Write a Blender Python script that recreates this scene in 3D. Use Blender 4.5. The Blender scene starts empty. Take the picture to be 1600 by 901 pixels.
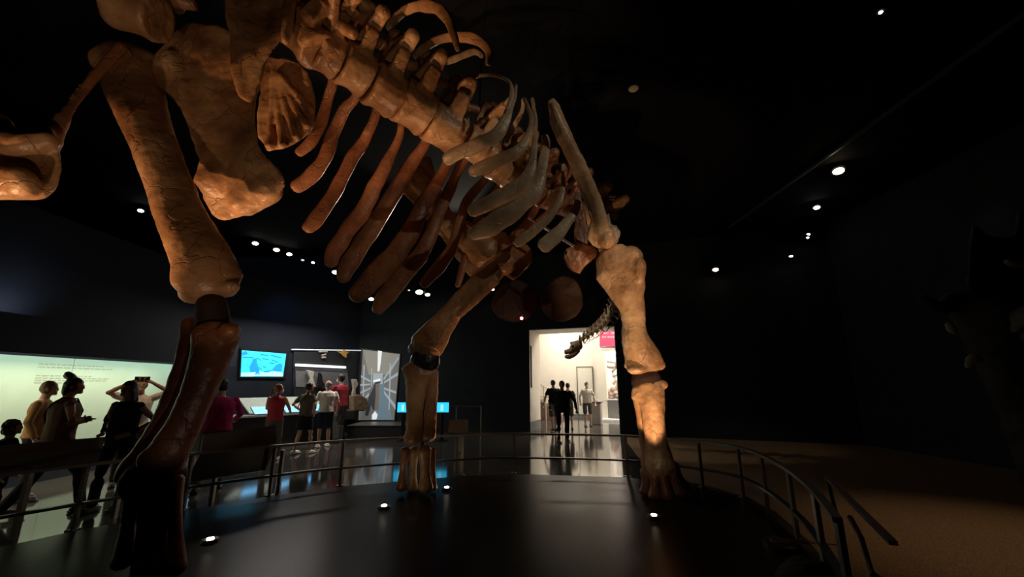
import bpy, bmesh, math, random
from mathutils import Vector, Matrix, noise, geometry
random.seed(7)
PI = math.pi
SC = bpy.context.scene
COL = SC.collection
# ------------------------------------------------------------------ camera
F = 640.0; TILT = math.radians(13.2); EYE = 1.6
cam = bpy.data.cameras.new('camera'); cam.sensor_width = 36; cam.lens = F/1600*36
camo = bpy.data.objects.new('camera', cam); COL.objects.link(camo)
camo.location = (0, 0, EYE); camo.rotation_euler = (PI/2+TILT, 0, 0); cam.clip_start = .02; cam.clip_end = 200
SC.camera = camo
# ------------------------------------------------------------------ world, exposure
w = bpy.data.worlds.new('world'); SC.world = w; w.use_nodes = True
w.node_tree.nodes['Background'].inputs[0].default_value = (.55, .7, 1, 1)
w.node_tree.nodes['Background'].inputs[1].default_value = .0012
SC.view_settings.view_transform = 'Standard'; SC.view_settings.look = 'None'
SC.view_settings.exposure = 0; SC.view_settings.gamma = 1
SC.view_settings.use_curve_mapping = False

# ------------------------------------------------------------------ measuring helpers
def ray(px, py):
    r = (px-800)/F; u = (450.5-py)/F
    return Vector((r, math.cos(TILT)-u*math.sin(TILT), math.sin(TILT)+u*math.cos(TILT)))
def W(px, py, Y):
    r = ray(px, py); return Vector((0, 0, EYE)) + r*(Y/r.y)
def G(px, py, z=0.0):
    r = ray(px, py); return Vector((0, 0, EYE)) + r*((z-EYE)/r.z)
def PL(px, py, p0, n):                      # where a sight line meets a real plane
    o = Vector((0, 0, EYE)); r = ray(px, py); s = (Vector(p0)-o).dot(Vector(n))/r.dot(Vector(n)); return o+r*s
def PXM(p):                                 # metres per pixel at a point
    return (p.y*math.cos(TILT)+(p.z-EYE)*math.sin(TILT))/F

# ------------------------------------------------------------------ lights
def aim(o, target):
    d = Vector(target)-o.location; o.rotation_euler = d.to_track_quat('-Z', 'Y').to_euler()
def spot(loc, target, watts, col, deg=50, blend=.4, r=.05):
    l = bpy.data.lights.new('spot_light', 'SPOT'); l.energy = watts; l.color = col; l.spot_size = math.radians(deg)
    l.spot_blend = blend; l.shadow_soft_size = r
    o = bpy.data.objects.new('spot_light', l); o.location = loc; aim(o, target); COL.objects.link(o); return o
def area(loc, target, watts, col, sx, sy):
    l = bpy.data.lights.new('area_light', 'AREA'); l.energy = watts; l.color = col; l.shape = 'RECTANGLE'; l.size = sx; l.size_y = sy
    o = bpy.data.objects.new('area_light', l); o.location = loc; aim(o, target); COL.objects.link(o); return o
WARM = (1, .54, .26); AMB = (1, .68, .42); NEUT = (1, .86, .68); COOL = (.75, .9, 1)
# track spots on the ceiling of the dark hall, then spots added for single targets
spot((4.4, 1.0, 6.1), W(850, 300, 5.4), 220, NEUT, 34)         # ribs and scapula
spot((4.8, 1.2, 6.1), W(985, 500, 6.3), 470, AMB, 26)         # right fore limb
spot((-1.5, 13.0, 5.6), W(560, 150, 4.5), 500, NEUT, 50)      # back rim on spine and ribs
spot((-1.0, 9.3, 5.9), W(925, 520, 10.2), 230, NEUT, 30)       # added to brighten the neck and skull
spot((-5.0, 5.6, 6.0), (-6.42, 7.25, 1.5), 330, AMB, 12)        # added to brighten the visitor with the phone
spot((-2.6, 8.6, 6.0), (-4.7, 6.7, 1.3), 60, NEUT, 18)         # added light for the visitor in magenta
spot((-.5, 1.0, .3), W(305, 560, 3.35), 14, (1, .75, .62), 26)  # weak fill added near the floor for the shin, no lamp there
# floor projectors inside the rail, beside the viewer (outside the frame)
spot((-5.3, 2.2, .25), W(262, 300, 3.5), 640, WARM, 33)
spot((-3.6, .8, .25), W(10, 290, 3.0), 110, AMB, 34)
spot((-.9, .6, .25), W(360, 120, 3.8), 90, AMB, 46)
spot((1.3, 2.9, .3), W(1000, 500, 6.3), 220, (1, .62, .34), 34)

# ------------------------------------------------------------------ materials
MATS = {}
def nt(name):
    m = bpy.data.materials.new(name); m.use_nodes = True; n = m.node_tree
    return m, n, n.nodes['Principled BSDF']
def flat(name, col, rough=.6, metal=0, spec=.5, var=.12, scale=14, bump=.0):
    if name in MATS: return MATS[name]
    m, n, b = nt(name)
    tc = n.nodes.new('ShaderNodeTexCoord'); ns = n.nodes.new('ShaderNodeTexNoise'); ns.inputs['Scale'].default_value = scale
    ns.inputs['Detail'].default_value = 4
    cr = n.nodes.new('ShaderNodeValToRGB')
    cr.color_ramp.elements[0].position = .3; cr.color_ramp.elements[1].position = .7
    cr.color_ramp.elements[0].color = (*[c*(1-var) for c in col], 1); cr.color_ramp.elements[1].color = (*[min(1, c*(1+var)) for c in col], 1)
    n.links.new(tc.outputs['Object'], ns.inputs['Vector']); n.links.new(ns.outputs['Fac'], cr.inputs['Fac'])
    n.links.new(cr.outputs['Color'], b.inputs['Base Color'])
    b.inputs['Roughness'].default_value = rough; b.inputs['Metallic'].default_value = metal; b.inputs['Specular IOR Level'].default_value = spec
    if bump:
        bp = n.nodes.new('ShaderNodeBump'); bp.inputs['Strength'].default_value = bump; bp.inputs['Distance'].default_value = .02
        n.links.new(ns.outputs['Fac'], bp.inputs['Height']); n.links.new(bp.outputs['Normal'], b.inputs['Normal'])
    MATS[name] = m; return m
def glow(name, col, strength):
    if name in MATS: return MATS[name]
    m, n, b = nt(name); b.inputs['Base Color'].default_value = (*col, 1)
    b.inputs['Emission Color'].default_value = (*col, 1); b.inputs['Emission Strength'].default_value = strength
    MATS[name] = m; return m
def bone_mat(name, dark, mid, light, crack=.24, scale=1.6):
    m, n, b = nt(name); L = n.links
    tc = n.nodes.new('ShaderNodeTexCoord')
    a = n.nodes.new('ShaderNodeTexNoise'); a.inputs['Scale'].default_value = scale; a.inputs['Detail'].default_value = 8; a.inputs['Roughness'].default_value = .62
    cr = n.nodes.new('ShaderNodeValToRGB'); e = cr.color_ramp.elements
    e[0].position = .3; e[0].color = (*dark, 1); e[1].position = .72; e[1].color = (*light, 1)
    x = e.new(.5); x.color = (*mid, 1)
    wv = n.nodes.new('ShaderNodeTexNoise'); wv.inputs['Scale'].default_value = 3.; wv.inputs['Detail'].default_value = 3
    mx = n.nodes.new('ShaderNodeMix'); mx.data_type = 'RGBA'; mx.inputs[0].default_value = .3
    L.new(tc.outputs['Object'], mx.inputs[6]); L.new(wv.outputs['Color'], mx.inputs[7]); L.new(tc.outputs['Object'], wv.inputs['Vector'])
    vo = n.nodes.new('ShaderNodeTexVoronoi'); vo.feature = 'DISTANCE_TO_EDGE'; vo.inputs['Scale'].default_value = 2.1
    L.new(mx.outputs[2], vo.inputs['Vector'])
    mr = n.nodes.new('ShaderNodeMapRange'); mr.inputs['From Min'].default_value = 0; mr.inputs['From Max'].default_value = .012
    mr.inputs['To Min'].default_value = 1-crack; mr.inputs['To Max'].default_value = 1
    L.new(vo.outputs['Distance'], mr.inputs['Value'])
    mul = n.nodes.new('ShaderNodeMix'); mul.data_type = 'RGBA'; mul.blend_type = 'MULTIPLY'; mul.inputs[0].default_value = 1
    L.new(tc.outputs['Object'], a.inputs['Vector']); L.new(a.outputs['Fac'], cr.inputs['Fac'])
    L.new(cr.outputs['Color'], mul.inputs[6]); L.new(mr.outputs['Result'], mul.inputs[7]); L.new(mul.outputs[2], b.inputs['Base Color'])
    f = n.nodes.new('ShaderNodeTexNoise'); f.inputs['Scale'].default_value = 17; f.inputs['Detail'].default_value = 6; L.new(tc.outputs['Object'], f.inputs['Vector'])
    ad = n.nodes.new('ShaderNodeMath'); ad.operation = 'MULTIPLY_ADD'; ad.inputs[1].default_value = .5
    L.new(f.outputs['Fac'], ad.inputs[0]); L.new(mr.outputs['Result'], ad.inputs[2])
    bp = n.nodes.new('ShaderNodeBump'); bp.inputs['Strength'].default_value = .65; bp.inputs['Distance'].default_value = .028
    L.new(ad.outputs[0], bp.inputs['Height']); L.new(bp.outputs['Normal'], b.inputs['Normal'])
    b.inputs['Roughness'].default_value = .38; b.inputs['Specular IOR Level'].default_value = .5
    MATS[name] = m; return m
BONE = bone_mat('brown_bone', (.12, .05, .022), (.40, .21, .10), (.66, .42, .22))
BONEP = bone_mat('pale_bone', (.16, .08, .035), (.48, .30, .17), (.72, .53, .33))  # paler copy of the bone, strong light put into its colour
BONER = bone_mat('shaded_bone', (.10, .035, .018), (.28, .11, .05), (.46, .22, .10))  # darker copy of the bone, shade on far ribs and feet put into its colour
BONEN = bone_mat('neutral_lit_bone', (.19, .13, .08), (.38, .28, .18), (.58, .47, .33))  # greyer copy of the bone, neutral light put into its colour
BLK = flat('black_steel', (.012, .012, .013), .35, .0, .5)
CART = flat('dark_cartilage', (.035, .018, .012), .7, 0, .3)
RAILM = flat('brushed_rail_steel', (.16, .14, .12), .42, .85)
WALLD = flat('dark_wall_paint', (.012, .017, .020), .75, 0, .25, .2, 3)
WALLB = flat('blue_black_wall_paint', (.007, .011, .020), .75, 0, .3, .15, 3)
CEILM = flat('black_ceiling', (.004, .004, .006), .9, 0, .1)
def floor_mat():
    m, n, b = nt('polished_terrazzo'); L = n.links
    tc = n.nodes.new('ShaderNodeTexCoord'); v = n.nodes.new('ShaderNodeTexVoronoi'); v.inputs['Scale'].default_value = 60
    ns = n.nodes.new('ShaderNodeTexNoise'); ns.inputs['Scale'].default_value = 1.3
    cr = n.nodes.new('ShaderNodeValToRGB'); cr.color_ramp.elements[0].color = (.030, .028, .026, 1); cr.color_ramp.elements[1].color = (.085, .078, .07, 1)
    L.new(tc.outputs['Object'], v.inputs['Vector']); L.new(v.outputs['Color'], cr.inputs['Fac']); L.new(cr.outputs['Color'], b.inputs['Base Color'])
    L.new(tc.outputs['Object'], ns.inputs['Vector'])
    mr = n.nodes.new('ShaderNodeMapRange'); mr.inputs['To Min'].default_value = .06; mr.inputs['To Max'].default_value = .13
    L.new(ns.outputs['Fac'], mr.inputs['Value']); L.new(mr.outputs['Result'], b.inputs['Roughness'])
    b.inputs['Specular IOR Level'].default_value = 1.0; b.inputs['IOR'].default_value = 1.7
    return m
FLOORM = floor_mat()
DAISM = flat('dark_dais_vinyl', (.016, .011, .008), .30, 0, .17, .25, 40)
DAISM.node_tree.nodes['Principled BSDF'].inputs['IOR'].default_value = 1.22
CARPET = flat('brown_carpet', (.22, .14, .075), .95, 0, .1, .5, 90, .6)

# ------------------------------------------------------------------ object helpers
def link(name, me, mat, parent=None):
    o = bpy.data.objects.new(name, me); COL.objects.link(o)
    if mat and not me.materials: me.materials.append(mat)
    if parent: o.parent = parent
    return o
def tag(o, label=None, cat=None, group=None, kind=None):
    if label: o['label'] = label
    if cat: o['category'] = cat
    if group: o['group'] = group
    if kind: o['kind'] = kind
    return o
def thing(name, label, cat, loc=(0, 0, 0), rz=0, group=None):
    o = bpy.data.objects.new(name, None); COL.objects.link(o); o.location = loc; o.rotation_euler = (0, 0, rz)
    o.empty_display_size = .1
    return tag(o, label, cat, group)
def struct(name, bm_, mat): return tag(mesh(name, bm_, mat), kind='structure')
def mesh(name, b, mat, parent=None, smooth=False, loc=None):
    me = bpy.data.meshes.new(name)
    bmesh.ops.recalc_face_normals(b, faces=b.faces)
    if smooth:
        for f in b.faces: f.smooth = True
    b.to_mesh(me); b.free()
    if parent is not None:                       # mesh given in world space: bring it into the thing's space
        me.transform(Matrix.Translation(parent_world(parent)[0]).inverted() if parent_world(parent)[1] == 0 else
                     (Matrix.Translation(parent_world(parent)[0]) @ Matrix.Rotation(parent_world(parent)[1], 4, 'Z')).inverted())
    o = link(name, me, mat, parent)
    return o
def parent_world(p):
    v = Vector((0, 0, 0)); rz = 0
    while p is not None:
        v = v + p.location; rz += p.rotation_euler.z; p = p.parent
    return v, rz
def NB(): return bmesh.new()
def box(b, x0, x1, y0, y1, z0, z1, bev=0, M=None):
    r = bmesh.ops.create_cube(b, size=1)
    vs = r['verts']
    for v in vs: v.co = Vector(((x0+x1)/2+v.co.x*(x1-x0), (y0+y1)/2+v.co.y*(y1-y0), (z0+z1)/2+v.co.z*(z1-z0)))
    if M is not None:
        for v in vs: v.co = M @ v.co
    if bev:
        es = list({e for v in vs for e in v.link_edges})
        bmesh.ops.bevel(b, geom=es, offset=bev, segments=2, affect='EDGES', profile=.5)
    return b
def tube(b, pts, rad, n=10, close=True):
    """round tube along points, rad a number or list"""
    pts = [Vector(p) for p in pts]; rad = rad if isinstance(rad, (list, tuple)) else [rad]*len(pts)
    rings = []; up = Vector((0, 0, 1))
    for i, p in enumerate(pts):
        t = (pts[min(i+1, len(pts)-1)]-pts[max(i-1, 0)]).normalized()
        u = t.cross(up); u = u.normalized() if u.length > .05 else t.cross(Vector((1, 0, 0))).normalized()
        v = t.cross(u).normalized()
        rings.append([b.verts.new(p+(u*math.cos(a)+v*math.sin(a))*rad[i]) for a in [2*PI*k/n for k in range(n)]])
    for A, B in zip(rings, rings[1:]):
        for k in range(n): b.faces.new((A[k], A[(k+1) % n], B[(k+1) % n], B[k]))
    if close: b.faces.new(rings[0][::-1]); b.faces.new(rings[-1])
    return b
def bar(b, p, q, wid, hei, upv=(0, 0, 1)):
    """rectangular bar from p to q"""
    p = Vector(p); q = Vector(q); t = (q-p).normalized(); s = t.cross(Vector(upv))
    s = s.normalized() if s.length > .01 else Vector((1, 0, 0)); u = s.cross(t).normalized()
    R = [[b.verts.new(c+s*a*wid/2+u*d*hei/2) for a, d in ((-1, -1), (1, -1), (1, 1), (-1, 1))] for c in (p, q)]
    for k in range(4): b.faces.new((R[0][k], R[0][(k+1) % 4], R[1][(k+1) % 4], R[1][k]))
    b.faces.new(R[0][::-1]); b.faces.new(R[1]); return b
def slab(b, poly, depth):
    """polygon of 3-D points extruded by the vector depth"""
    poly = [Vector(p) for p in poly]; n = len(poly); d = Vector(depth)
    A = [b.verts.new(p) for p in poly]; B = [b.verts.new(p+d) for p in poly]
    for tri in geometry.tessellate_polygon([poly]):
        try: b.faces.new([A[i] for i in tri]); b.faces.new([B[i] for i in tri][::-1])
        except ValueError: pass
    for k in range(n): b.faces.new((A[k], A[(k+1) % n], B[(k+1) % n], B[k]))
    return b
def ball(b, c, r, seg=14):
    r = Vector(r) if not isinstance(r, (int, float)) else Vector((r, r, r))
    x = bmesh.ops.create_uvsphere(b, u_segments=seg, v_segments=max(6, seg//2+2), radius=1)
    for v in x['verts']: v.co = Vector((v.co.x*r.x, v.co.y*r.y, v.co.z*r.z))+Vector(c)
    return x['verts']
def cr(pts, m):
    """Catmull-Rom through tuples"""
    out = []; n = len(pts)
    for i in range(n-1):
        p0, p1, p2, p3 = pts[max(i-1, 0)], pts[i], pts[i+1], pts[min(i+2, n-1)]
        for k in range(m):
            t = k/m
            out.append(tuple(.5*((2*b_)+(-a+c)*t+(2*a-5*b_+4*c-d)*t*t+(-a+3*b_-3*c+d)*t**3) for a, b_, c, d in zip(p0, p1, p2, p3)))
    out.append(tuple(pts[-1])); return out
def refine(b, voxel, smooth=4, disp=0, dscale=3, seed=0, fac=.5):
    """union everything in the bmesh into one continuous surface, relax it, roughen it"""
    me = bpy.data.meshes.new('tmp'); bmesh.ops.recalc_face_normals(b, faces=b.faces); b.to_mesh(me); b.free()
    o = bpy.data.objects.new('tmp', me); COL.objects.link(o)
    md = o.modifiers.new('r', 'REMESH'); md.mode = 'VOXEL'; md.voxel_size = voxel
    if smooth:
        s = o.modifiers.new('s', 'SMOOTH'); s.factor = fac; s.iterations = smooth
    dg = bpy.context.evaluated_depsgraph_get(); ev = o.evaluated_get(dg)
    m2 = bpy.data.meshes.new_from_object(ev)
    bpy.data.objects.remove(o); bpy.data.meshes.remove(me)
    nb = NB(); nb.from_mesh(m2); bpy.data.meshes.remove(m2)
    if disp:
        nb.normal_update(); off = Vector((seed*3.7, seed*1.3, seed*.7))
        for v in nb.verts:
            q = v.co*dscale+off
            v.co += v.normal*disp*(noise.noise(q)+.5*noise.noise(q*2.3)+.3*noise.noise(q*5.1))
    return nb

# ------------------------------------------------------------------ THE SETTING
rail_px = [(-5.75, 2.2), (-5.72, 3.2), (-5.45, 4.25), (-4.96, 5.13), (-4.32, 5.9), (-3.6, 6.62), (-2.8, 7.22), (-.91, 8.0), (.04, 8.18), (2.07, 7.9), (3.05, 7.1), (3.37, 6.5), (3.3, 5.79), (3.04, 4.85), (2.67, 3.94), (2.25, 3.12)]
b = NB(); box(b, -16, 10, -6, 24, -.2, 0); struct('floor', b, FLOORM)
ring = [Vector((x*.985, y*.985, 0)) for x, y in rail_px]+[Vector((1.8, 2.0, 0)), Vector((1.7, 0, 0)), Vector((1.2, -3, 0)), Vector((-4, -3, 0)), Vector((-5.4, 0, 0))]
b = NB(); slab(b, ring, (0, 0, .012)); struct('floor_dais', b, DAISM)
b = NB(); slab(b, [(3.55, 14.0, 0), (2.55, 8.0, 0), (3.15, 7.25, 0), (3.45, 6.5, 0), (3.4, 5.79, 0), (3.12, 4.8, 0), (2.75, 3.9, 0), (2.3, 3.05, 0), (1.9, 1.9, 0), (1.8, -3, 0), (9.6, -3, 0), (9.6, 11.78, 0)], (0, 0, .008)); struct('floor_carpet', b, CARPET)
b = NB(); box(b, -16, 10, -6, 15.1, 6.4, 6.6); struct('ceiling', b, CEILM)
DX0, DX1, DZ, WY, WT = .62, 3.72, 3.57, 15.1, 1.3
PIV = Vector((DX0, WY, 0)); HM_ = Matrix.Translation(PIV) @ Matrix.Rotation(math.radians(-20.3), 4, 'Z') @ Matrix.Translation(-PIV); HI_ = HM_.inverted()
HALL0 = None
b = NB(); box(b, -5.6, DX0, WY, WY+.5, 0, 6.4); struct('wall_back', b, WALLD)
b = NB(); box(b, -6, DX0, WY, WY+WT, 0, 6.4); box(b, DX1, 12, WY, WY+WT, 0, 6.4); box(b, DX0, DX1, WY, WY+WT, DZ, 6.4); DOORW = struct('wall_doorway', b, WALLD)
b = NB(); box(b, 9.6, 9.8, -6, WY, 0, 6.4); struct('wall_right', b, WALLD)
b = NB(); box(b, -8.3, -8, 1, 11.3, 0, 4.5); struct('wall_left', b, WALLB)
PB0 = Vector((-8, 11.3, 0)); PB1 = Vector((-5.6, 15.1, 0)); BD = (PB1-PB0).normalized(); BN = Vector((BD.y, -BD.x, 0))
b = NB(); slab(b, [PB0, PB1, PB1-BN*.3, PB0-BN*.3], (0, 0, 4.7)); struct('wall_exhibit', b, WALLB)
b = NB(); box(b, -16, -15.8, -6, 20, 0, 6.4); struct('wall_far_left', b, WALLD)
b = NB(); box(b, -16, 9.8, -6.2, -6, 0, 6.4); struct('wall_front', b, WALLD)
# fascia above the lit wall panel
b = NB(); box(b, -7.35, -7.3, 3, 11.0, 2.06, 2.62); box(b, -8, -7.35, 3, 11.0, 2.58, 2.62); struct('trim_1', b, WALLB)
LITW = flat('pale_green_wall_panel', (.50, .66, .56), .7, 0, .2, .04, 2)
b = NB(); box(b, -7.995, -7.96, 3.0, 7.55, .3, 2.06); box(b, -7.995, -7.96, 7.56, 9.95, .3, 2.06); struct('wall_panel', b, LITW)
GREYT = flat('grey_lettering', (.36, .42, .34), .7)
b = NB()
for z, y0, y1 in ((1.93, 7.0, 8.1), (1.88, 7.0, 8.3), (1.74, 7.0, 7.9), (1.70, 7.0, 8.25), (1.66, 7.0, 8.15), (1.62, 7.0, 7.7)):
    y = y0
    while y < y1:
        l = random.uniform(.04, .12); box(b, -7.962, -7.957, y, y+l, z, z+.018); y += l+.025
struct('trim_2', b, GREYT)
area((-7.43, 6.9, 2.35), (-7.95, 6.9, .2), 40, (.84, .98, .84), 7.0, .12)
area((-7.42, 6.5, 2.2), (-6.5, 6.5, 0), 90, (1, .78, .5), 5.5, .1)
# pale glow high on the wall over the fascia
spot((-7.55, 6.3, 2.68), (-8.0, 6.4, 3.05), 15, (.8, .85, .95), 120, 1)
spot((-6.4, 11.9, 4.3), (-7.3, 13.0, 3.1), 10, (.12, .35, 1), 110, 1)  # blue light added for the halo round the wall screen

# ---- bright elevator hall beyond the doorway
_before = set(COL.objects)-{DOORW}
CREAM = flat('cream_wall_paint', (.74, .69, .60), .6, 0, .3, .03, 2)
HALLF = FLOORM
b = NB(); box(b, -6, 9, 22, 22.2, 0, 5.2); struct('wall_hall_back', b, CREAM)
b = NB(); box(b, -6.2, -6, WY+WT, 22, 0, 5.2); struct('wall_hall_left', b, CREAM)
b = NB(); box(b, 9, 9.2, WY+WT, 22, 0, 5.2); struct('wall_hall_right', b, CREAM)
b = NB(); box(b, -6, 9, WY+WT, 22, 5.2, 5.4); struct('ceiling_hall', b, CREAM)
b = NB(); box(b, -6, 9, WY, 22.3, -.01, .004); struct('floor_hall', b, FLOORM)
b = NB(); box(b, DX0, DX0+.02, WY+.02, WY+WT, .32, DZ); box(b, DX1-.02, DX1, WY+.02, WY+WT, .32, DZ); box(b, DX0+.02, DX1-.02, WY+.02, WY+WT, DZ-.02, DZ); struct('trim_3', b, CREAM)
GREYB = flat('grey_skirting', (.16, .17, .16), .5)
b = NB(); box(b, DX0, DX0+.022, WY+.02, WY+WT, 0, .32); box(b, DX1-.022, DX1, WY+.02, WY+WT, 0, .32); struct('baseboard_jamb', b, GREYB)
b = NB(); box(b, -6, 9, 21.96, 22, 0, .16); struct('baseboard_hall', b, GREYB)
# side wall of the hall with the display window

# ceiling lights of the hall
for i, (x, y) in enumerate(((.5, 18.4), (3.2, 18.6), (.5, 20.6), (3.0, 20.6), (6.2, 18.2))):
    t = thing('ceiling_light', ['square ceiling light panel nearest the doorway on the stair side', 'square ceiling light panel in front of the red banner', 'square ceiling light panel above the staircase', 'square ceiling light panel above the litter bin', 'square ceiling light panel above the display window'][i], 'ceiling light', (x, y, 5.2))
    bb = NB(); box(bb, x-.5, x+.5, y-.5, y+.5, 5.14, 5.2, .01); mesh('frame', bb, flat('white_metal', (.7, .7, .7), .5), t)
    bb = NB(); box(bb, x-.45, x+.45, y-.45, y+.45, 5.125, 5.139); mesh('diffuser', bb, glow('hall_diffuser', (1, .9, .76), 60), t)
HALLOBJ = [o for o in COL.objects if o not in _before and o.parent is None]
for o in HALLOBJ: o.matrix_world = HM_ @ o.matrix_basis
# ------------------------------------------------------------------ THE SKELETON
SK = thing('titanosaur_skeleton', 'giant brown long-necked dinosaur skeleton striding across the railed dais', 'dinosaur skeleton', (-.6, 5.2, 0))
def frame_at(P, Q):
    t = (Q-P).normalized(); v = (P-Vector((0, 0, EYE))).normalized()
    s = t.cross(v); s = s.normalized() if s.length > .02 else Vector((1, 0, 0)); n = s.cross(t).normalized(); return t, s, n
def loft(b, secs, ratio=.7, m=4, n=16, cap=True, lump=0):
    """secs: (px, py, Y, width_px[, thickness ratio]) -> closed tapered bone shaft with real thickness"""
    secs = [tuple(s)+((ratio,) if len(s) == 4 else ()) for s in secs]
    S = cr(secs, m); P = [W(s[0], s[1], s[2]) for s in S]; rings = []
    for i, s in enumerate(S):
        t, sd, nn = frame_at(P[max(i-1, 0)], P[min(i+1, len(P)-1)])
        hw = max(s[3], 1.5)*PXM(P[i])/2
        rings.append((P[i], sd, nn, hw, hw*s[4], t))
    if cap:
        p, sd, nn, a, c, t = rings[0]; rings = [(p-t*a*k, sd, nn, a*f, c*f, t) for k, f in ((.62, .4), (.4, .76))]+rings
        p, sd, nn, a, c, t = rings[-1]; rings = rings+[(p+t*a*k, sd, nn, a*f, c*f, t) for k, f in ((.4, .76), (.62, .4))]
    V = []
    for p, sd, nn, a, c, t in rings:
        ring_ = []
        for k in range(n):
            an = 2*PI*k/n; q = p+sd*math.cos(an)*a+nn*math.sin(an)*c
            if lump: q = q+(q-p)*lump*noise.noise(q*4.5)
            ring_.append(b.verts.new(q))
        V.append(ring_)
    for A, B in zip(V, V[1:]):
        for k in range(n): b.faces.new((A[k], A[(k+1) % n], B[(k+1) % n], B[k]))
    b.faces.new(V[0][::-1]); b.faces.new(V[-1]); return b
def blob(b, px, py, Y, rx, ry, rz_=None):
    p = W(px, py, Y); k = PXM(p); ball(b, p, (rx*k, (rz_ or (rx+ry)/2)*k, ry*k), 14)
def plate(b, outline, thick):
    """outline [(px, py, Y)], thickened away from the viewer"""
    P = [W(*o) for o in outline]; c = sum(P, Vector())/len(P); slab(b, P, (c-Vector((0, 0, EYE))).normalized()*thick)
def bone(name, b, mat, voxel=.022, smooth=5, disp=.012, ds=3.2, label=None):
    o = mesh(name, refine(b, voxel, smooth, disp, ds, random.random()*9), mat, SK, True)
    if label: o['label'] = label
    return o
def rib(secs, mat, ratio=.45):
    b = NB(); loft(b, secs, ratio, 5, 12, True, .22); return mesh('rib', b, mat, SK, True)

# hind limb beside the viewer
b = NB(); loft(b, [(196, 92, 3.75, 88, .5), (208, 135, 3.7, 76, .55), (233, 205, 3.6, 64, .7), (256, 265, 3.52, 62, .75), (277, 320, 3.46, 66, .7), (300, 372, 3.42, 74, .65), (319, 408, 3.4, 84, .62), (326, 436, 3.4, 96, .5)], m=5)
blob(b, 304, 458, 3.42, 22, 16); blob(b, 340, 452, 3.44, 30, 13); blob(b, 362, 448, 3.4, 12, 10); blob(b, 182, 98, 3.8, 28, 14)
bone('femur', b, BONE)
b = NB(); loft(b, [(330, 470, 3.42, 40), (334, 508, 3.42, 46)], 1); bone('knee_pad', b, CART, .02)
b = NB(); loft(b, [(339, 522, 3.35, 68, .5), (333, 545, 3.35, 58, .6), (322, 580, 3.34, 50, .7), (298, 640, 3.32, 46, .75), (266, 700, 3.3, 58, .65), (250, 724, 3.28, 70, .5)], m=5)
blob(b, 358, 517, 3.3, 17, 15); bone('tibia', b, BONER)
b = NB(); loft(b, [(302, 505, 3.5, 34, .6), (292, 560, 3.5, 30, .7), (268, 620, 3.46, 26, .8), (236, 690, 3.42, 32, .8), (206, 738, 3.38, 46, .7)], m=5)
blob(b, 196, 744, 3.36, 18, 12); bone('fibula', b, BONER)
for (x0, y0, x1, y1, w0) in ((212, 756, 190, 880, 30), (235, 752, 222, 900, 32), (256, 752, 250, 905, 30), (272, 750, 276, 890, 26)):
    b = NB(); loft(b, [(x0, y0, 3.35, w0*1.1), ((x0+x1)/2, (y0+y1)/2, 3.3, w0*.75), (x1, y1, 3.2, w0*1.05)], .9); bone('metatarsal', b, BONER, .016, 4, .006)
b = NB(); loft(b, [(240, 742, 3.34, 88, .7), (238, 760, 3.34, 84, .7)]); bone('ankle_bone', b, CART, .02)
# pelvis
OUT = [(300, 34), (276, 46), (262, 60), (243, 82), (236, 105), (241, 128), (262, 148), (284, 172), (297, 202), (307, 238), (316, 275), (318, 315), (329, 337), (346, 346), (374, 342), (399, 331), (405, 314), (437, 303), (449, 292), (446, 275), (426, 256), (410, 238), (402, 205), (401, 165), (407, 130), (420, 95), (400, 70), (350, 40)]
b = NB(); plate(b, [(x, y, 3.72+(.25 if y > 250 else 0)*(y-250)/90) for x, y in OUT], .26)
loft(b, [(345, 120, 3.84, 30, .5), (350, 200, 3.86, 50, .5), (362, 285, 3.96, 96, .5)]); loft(b, [(378, 320, 3.96, 44, 1), (425, 290, 3.9, 42, 1)]); loft(b, [(268, 90, 3.72, 30, .9), (292, 150, 3.74, 22, .9), (318, 240, 3.8, 24, .9)])
bone('pubis', b, BONE, .024, 12, .028, 2.6)
OUT = [(358, -60), (350, -20), (352, 20), (362, 60), (360, 100), (372, 150), (392, 165), (404, 140), (416, 96), (438, 68), (446, 40), (454, 14), (462, -20), (470, -60)]
b = NB(); plate(b, [(x, y, 3.62) for x, y in OUT], .26); loft(b, [(445, 66, 3.55, 16, 1), (452, 10, 3.55, 20, 1), (458, -50, 3.55, 22, 1)]); bone('ilium', b, BONE, .024, 10, .025, 2.6)
b = NB(); plate(b, [(x, y, 4.5) for x, y in [(420, 88), (446, 90), (470, 99), (482, 113), (488, 140), (494, 165), (492, 186), (486, 206), (468, 221), (440, 233), (418, 236), (404, 214), (402, 190), (405, 150), (411, 110)]], .12)
for x1, y1 in ((420, 228), (440, 226), (462, 214), (478, 196), (484, 170)): loft(b, [(430, 115, 4.46, 14, 1), ((430+x1)/2, (115+y1)/2, 4.45, 11, 1), (x1, y1, 4.46, 12, 1)], m=2)
bone('pubis', b, BONE, .018, 3, .02, 4, 'fan-shaped orange-lit plate')
b = NB(); plate(b, [(x, y, 2.95) for x, y in [(-150, 175), (-60, 172), (0, 176), (14, 184), (28, 206), (46, 207), (66, 200), (82, 198), (88, 212), (99, 246), (100, 268), (94, 290), (84, 303), (66, 311), (0, 312), (-90, 316), (-150, 300)]], .28)
loft(b, [(-60, 205, 2.9, 40), (30, 228, 2.88, 36), (80, 220, 2.92, 30)], .9); loft(b, [(-40, 285, 2.86, 60), (40, 285, 2.86, 48)], .8)
loft(b, [(76, 225, 3.0, 34, .5), (108, 170, 3.15, 18, .5), (150, 115, 3.4, 18, .5), (195, 78, 3.6, 26, .5)], m=4)
bone('ischium', b, BONE, .022, 6, .018, 3)

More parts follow.
